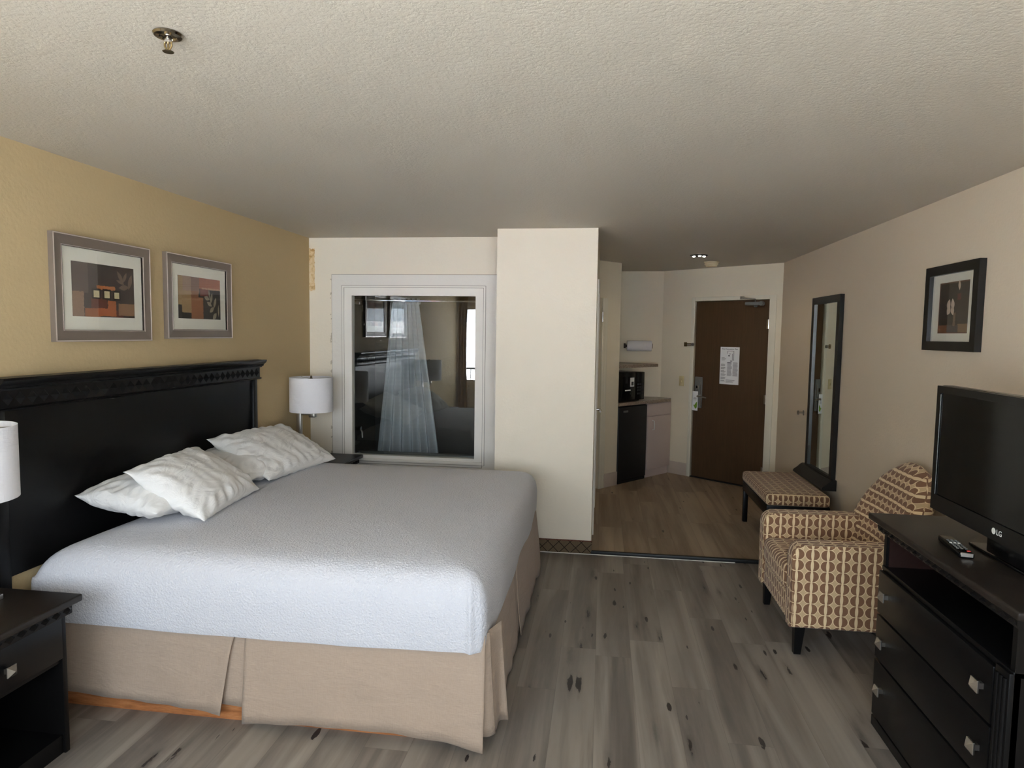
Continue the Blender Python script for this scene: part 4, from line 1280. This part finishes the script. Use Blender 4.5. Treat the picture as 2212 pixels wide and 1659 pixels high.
# television
tv = thing('television', 'black flat screen television standing on the black dresser', 'television', (1.4, 2.36, .906))
TX, TY0, TY1, TZ0, TZ1 = 1.322, 1.90, 2.825, .985, 1.480
bm = bm_new(); add_box(bm, (TX + .004, TY0, TZ0), (TX + .06, TY1, TZ1), .012, 3); add_box(bm, (TX + .05, TY0 + .15, TZ0 + .06), (TX + .10, TY1 - .15, TZ1 - .08), .02, 2); link('housing', bm, M['black_plastic'], tv)
bm = bm_new()
def ring_x(bm, y0, z0, y1, z1, w, wb, xa, xb):
    o = [(y0, z0), (y1, z0), (y1, z1), (y0, z1)]; i = [(y0 + w, z0 + wb), (y1 - w, z0 + wb), (y1 - w, z1 - w), (y0 + w, z1 - w)]
    O = [bm.verts.new((xb, *p)) for p in o]; P = [bm.verts.new((xa, *p)) for p in o]; Q = [bm.verts.new((xa, *p)) for p in i]; R = [bm.verts.new((xb, *p)) for p in i]
    for k in range(4):
        j = (k + 1) % 4
        for A, B in ((O, P), (P, Q), (Q, R), (R, O)): bm.faces.new((A[k], A[j], B[j], B[k]))
ring_x(bm, TY0 + .002, TZ0 + .002, TY1 - .002, TZ1 - .002, .027, .062, TX - .004, TX + .01); bz = link('bezel', bm, M['black_plastic'], tv, smooth=False)
quick('screen', (TX + .001, TY0 + .025, TZ0 + .06), (TX + .006, TY1 - .025, TZ1 - .025), M['screen'], tv)
quick('seam_glint', (TX - .0035, TY1 - .0295, TZ0 + .06), (TX - .001, TY1 - .0265, TZ1 - .035), M['grey_plastic'], tv)  # grey strip paints the light reflected along the bezel seam
lm = frame_mtx((TX - .0046, 2.372, TZ0 + .034), (0, -1, 0), (0, 0, 1), (-1, 0, 0))
text_part('logo_letters', 'LG', .026, lm, M['white_plastic'], bz, 'LEFT')
bm = bm_new(); add_lathe(bm, (TX - .004, 2.388, TZ0 + .034), (-1, 0, 0), [(0, .0005), (.011, .0005), (.011, 0)], 24); link('logo_disc', bm, M['white_plastic'], bz)
bm = bm_new(); add_box(bm, (TX + .02, 2.25, .925), (TX + .06, 2.47, TZ0 + .02), .006); add_box(bm, (TX + .03, 2.12, .907), (TX + .26, 2.60, .918), .004); link('stand', bm, M['black_plastic'], tv)

# remote
rm = thing('remote_control', 'black remote control with silver buttons on the dresser top', 'remote control', (1.276, 2.53, .906))
RMX = Matrix.Translation((1.277, 2.535, .906)) @ Matrix.Rotation(math.radians(-8), 4, 'Z')
bm = bm_new(); add_box(bm, (-.024, -.108, 0), (.024, .108, .020), .006, 3, RMX); link('body', bm, M['black_plastic'], rm)
for k in range(7):
    for x in (-.013, 0, .013):
        bm = bm_new(); add_box(bm, (x - .0042, -.062 + k * .0165, .0195), (x + .0042, -.054 + k * .0165, .0225), .001, 1, RMX); link('button', bm, M['grey_plastic'] if k != 4 else M['white_plastic'], rm)
bm = bm_new(); add_box(bm, (.006, -.09, .0195), (.017, -.082, .0228), .001, 1, RMX); link('power_button', bm, M['red_button'], rm)
bm = bm_new(); add_box(bm, (-.02, -.1085, .004), (.02, -.104, .0205), .002, 1, RMX); link('emitter_trim', bm, M['nickel'], rm)

# ------------------------------------------------------------------ mirror, bench, right wall picture, hook
mr = thing('wall_mirror', 'tall black framed mirror on right wall behind the bench', 'mirror', (XR, 5.80, .5))
MY0, MY1, MZ0, MZ1 = 5.480, 6.130, .50, 2.005
bm = bm_new()
ring_x(bm, MY0, MZ0, MY1, MZ1, .058, .058, XR - .034, XR - .001); link('frame', bm, M['black_frame'], mr, smooth=False)
quick('mirror_glass', (XR - .02, MY0 + .055, MZ0 + .055), (XR - .014, MY1 - .055, MZ1 - .055), M['mirror'], mr)
bm = bm_new(); add_extrude(bm, [(0, 0), (.10, 0), (.112, .012), (.105, .028), (.075, .05), (.05, .075), (.035, .085), (0, .085)], ((XR - .002, MY0 - .035, .455), (-1, 0, 0), (0, 0, 1), (0, 1, 0)), MY1 - MY0 + .10); link('base_moulding', bm, M['black_frame'], mr)
mr.rotation_euler.z = .020; mr.location.x -= .009

bn = thing('bench', 'low bench with half-circle patterned cushion below the tall mirror', 'bench', (1.5, 5.7, 0))
QX0, QX1, QY0, QY1 = 1.272, 1.745, 5.235, 6.14
bm = bm_new(); add_box(bm, (QX0, QY0, .365), (QX1, QY1, .46), .03, 4)
bmesh.ops.subdivide_edges(bm, edges=bm.edges[:], cuts=1, use_grid_fill=True)
box_uv(bm); link('seat_cushion', bm, M['halfmoon'], bn, angle=60)
bm = bm_new(); add_box(bm, (QX0 + .008, QY0 + .008, .285), (QX1 - .0, QY1 - .008, .368), .004); link('apron', bm, M['black_wood'], bn)
for x in (QX0 + .012, QX1 - .05):
    for y in (QY0 + .012, QY1 - .05):
        quick('leg', (x, y, 0), (x + .04, y + .04, .29), M['black_wood'], bn, .003)

r = thing('framed_print', 'black framed flower vase print on the right wall above television', 'picture', (XR, 3.83, 1.6))
py0, py1, pz0, pz1 = 3.562, 4.108, 1.600, 2.062
bm = bm_new(); ring_x(bm, py0, pz0, py1, pz1, .05, .05, XR - .034, XR - .001); link('frame', bm, M['black_frame'], r, smooth=False)
quick('mat_board', (XR - .012, py0 + .046, pz0 + .046), (XR - .005, py1 - .046, pz1 - .046), M['mat_board'], r)
art3 = art_mat('dark_flower_print', srgb(58, 50, 44), [
    (0, .0, .34, .16, srgb(132, 88, 58), True), (.68, .02, 1, .18, srgb(140, 112, 78), True), (.32, .0, .70, .16, srgb(84, 76, 76), True),
    (.03, 0, 1, .015, srgb(120, 72, 54), False), (0, 0, .03, 1, srgb(120, 76, 58), False), (0, .975, 1, 1, srgb(120, 90, 70), False), (.52, .14, .60, .40, srgb(134, 112, 92), True), (.63, .64, .75, .76, srgb(110, 52, 46), True)], .3)
bm = bm_new(); uvl = bm.loops.layers.uv.verify()
ay0, ay1, az0, az1 = py0 + .118, py1 - .128, pz0 + .094, pz1 - .094
vs = [bm.verts.new((XR - .0135, *q)) for q in ((ay1, az0), (ay0, az0), (ay0, az1), (ay1, az1))]
f = bm.faces.new(vs)
for l, uv in zip(f.loops, ((0, 0), (1, 0), (1, 1), (0, 1))): l[uvl].uv = uv
ret = bmesh.ops.extrude_face_region(bm, geom=[f])
for v in ret['geom']:
    if isinstance(v, bmesh.types.BMVert): v.co.x += .0012
pp = link('print', bm, art3, r, smooth=False)
petal = plain('ivory_petal_print', srgb(214, 196, 176), .8, 0., .15)
for (u, v, ang, ln, wd) in ((.35, .56, 1.3, .062, .019), (.49, .56, 1.75, .066, .018), (.36, .445, 1.0, .052, .020), (.49, .445, 1.9, .055, .017), (.68, .92, 1.7, .055, .012)):
    bm = bm_new(); A = []
    for k in range(16):
        t = k / 8 if k < 8 else (16 - k) / 8
        sgn = 1 if k < 8 else -1
        a = (t - .5) * ln; b = sgn * wd * math.sin(PI * t)
        A.append(bm.verts.new((XR - .0141, ay1 - u * (ay1 - ay0) - (a * math.cos(ang) - b * math.sin(ang)), az0 + v * (az1 - az0) + a * math.sin(ang) + b * math.cos(ang))))
    bmesh.ops.remove_doubles(bm, verts=A, dist=1e-5)
    bm.faces.new([q for q in A if q.is_valid]); link('petal_motif', bm, petal, pp, smooth=False)
quick('glazing', (XR - .019, py0 + .046, pz0 + .046), (XR - .0175, py1 - .046, pz1 - .046), M['glass_pic'], r)

hk = thing('coat_hook', 'small round metal hook on right wall left of the mirror', 'hook', (XR, 6.40, .965))
bm = bm_new(); add_lathe(bm, (XR, 6.40, .968), (-1, 0, 0), [(0, 0), (.024, 0), (.024, .005), (.01, .01), (.009, .035), (.02, .042), (.021, .052), (0, .058)], 20); link('hook_knob', bm, M['nickel'], hk)

# ------------------------------------------------------------------ rear window dressing and outside (seen in the glass reflection), plus an unseen sky blocker
cn = thing('window_curtain', 'gold pleated curtain panel at the outside window', 'curtain', (-2.38, YR + .06, 0))
bm = bm_new(); rows = []
for j in range(13):
    v = j / 12; row = []
    for i in range(61):
        u = i / 60
        w = .17 - .03 * math.sin(PI * min(1, v * 1.3))
        row.append(bm.verts.new((XL + .015 + w * u, YR + .07 + .028 * math.sin(u * 2 * PI * 3.2), 2.28 - v * 2.2)))
    rows.append(row)
for a, b in zip(rows, rows[1:]):
    for i in range(60): bm.faces.new((a[i], a[i + 1], b[i + 1], b[i]))
o = link('drape', bm, M['gold_curtain'], cn); so = o.modifiers.new('cloth_thickness', 'SOLIDIFY'); so.thickness = .003
bm = bm_new(); add_tube(bm, [(XL + .01, YR + .07, 2.295), (XR - .01, YR + .07, 2.295)], .012); link('curtain_rod', bm, M['brass'], cn)
rl = thing('balcony_railing', 'dark metal balcony railing outside the window', 'railing', (-.5, -.8, .7))
bm = bm_new(); add_box(bm, (-2.6, -.82, 1.02), (1.7, -.78, 1.05)); add_box(bm, (-2.6, -.81, .70), (1.7, -.79, .72))
for x in (-2.6, 1.68): add_box(bm, (x, -.81, 1.02), (x + .02, YR - .12, 1.05)); add_box(bm, (x, -.81, .70), (x + .02, YR - .12, .72))
link('rails', bm, M['rail_dark'], rl)
bm = bm_new()
for k in range(39): add_box(bm, (-2.55 + k * .11, -.805, .71), (-2.54 + k * .11, -.795, 1.03))
b = link('balusters', bm, M['rail_dark'], rl); b['kind'] = 'stuff'
bl = thing('building', 'pale building with red and blue panels across the street', 'building', (-2, -16, -6))
quick('facade', (-12, -16.5, -6), (8, -16, 2.1), M['facade_white'], bl)
quick('blue_panel', (-3.0, -16, -6), (-1.2, -15.95, 1.6), M['facade_blue'], bl)
quick('red_panel', (-3.7, -16, -6), (-3.0, -15.94, 1.7), M['facade_red'], bl)
struct(quick('ground', (-40, -60, -3.6), (40, YR - .5, -3.4), M['asphalt']))
struct(quick('sky_blocking_slab', (-2.7, -1.3, H + .02), (2.0, YR - .15, H + .14), M['facade_white']))  # unseen slab added to keep high sky light off the floor

# ------------------------------------------------------------------ light
w = bpy.data.worlds.new('daylight'); scene.world = w
w.use_nodes = True
nt_ = w.node_tree; nt_.nodes.clear()
bg = nt_.nodes.new('ShaderNodeBackground'); wo = nt_.nodes.new('ShaderNodeOutputWorld')
bg.inputs[0].default_value = (.78, .89, 1.0, 1); bg.inputs[1].default_value = 3.4
nt_.links.new(bg.outputs[0], wo.inputs[0])
pl = bpy.data.lights.new('window_portal', 'AREA'); pl.shape = 'RECTANGLE'; pl.size = RX1 - RX0; pl.size_y = RZ1 - RZ0
po = bpy.data.objects.new('window_portal', pl); col.objects.link(po)
po.location = ((RX0 + RX1) / 2, YR - .14, (RZ0 + RZ1) / 2); po.rotation_euler = (PI / 2, 0, 0)
po.rotation_euler = V((0, 1, 0)).to_track_quat('-Z', 'Y').to_euler()
pl.cycles.is_portal = True
sun = bpy.data.lights.new('sun', 'SUN'); sun.energy = 21.5; sun.angle = .01; sun.color = (.97, .98, 1)
so_ = bpy.data.objects.new('sun', sun); col.objects.link(so_); so_.rotation_euler = V((.25, -.75, -.9)).to_track_quat('-Z', 'Y').to_euler()
el = bpy.data.lights.new('entry_lamp', 'SPOT'); el.spot_size = math.radians(165); el.spot_blend = .6; el.energy = 1.9; el.color = (1, .86, .66); el.shadow_soft_size = .05
eo = bpy.data.objects.new('entry_lamp', el); col.objects.link(eo); eo.location = (.895, 6.64, H - .04)

# ------------------------------------------------------------------ camera
f_px, yaw, pit, rol, zc = 1430.0194, .1357, -.0755, .0143, 1.6576
yaw = math.radians(7.774838); pit = math.radians(-4.324926); rol = math.radians(.817031)
fwd = V((-math.sin(yaw) * math.cos(pit), math.cos(yaw) * math.cos(pit), math.sin(pit)))
r_ = V((math.cos(yaw), math.sin(yaw), 0)); u_ = r_.cross(fwd)
r2 = r_ * math.cos(rol) + u_ * math.sin(rol); u2 = -r_ * math.sin(rol) + u_ * math.cos(rol)
cd = bpy.data.cameras.new('camera'); cd.sensor_width = 36; cd.lens = f_px / 2212 * 36; cd.clip_start = .02
co = bpy.data.objects.new('camera', cd); col.objects.link(co)
co.matrix_world = frame_mtx((0, 0, zc), r2, u2, -fwd)
scene.camera = co
vs_ = scene.view_settings
vs_.view_transform = 'Standard'; vs_.look = 'None'; vs_.gamma = 1.0; vs_.use_curve_mapping = False
vs_.exposure = 1.78
scene.cycles.max_bounces = 9; scene.cycles.diffuse_bounces = 5; scene.cycles.glossy_bounces = 4; scene.cycles.transparent_max_bounces = 12
scene.cycles.sample_clamp_indirect = 8.0; scene.cycles.use_adaptive_sampling = True; scene.cycles.adaptive_threshold = .035
scene.cycles.caustics_reflective = False; scene.cycles.caustics_refractive = False
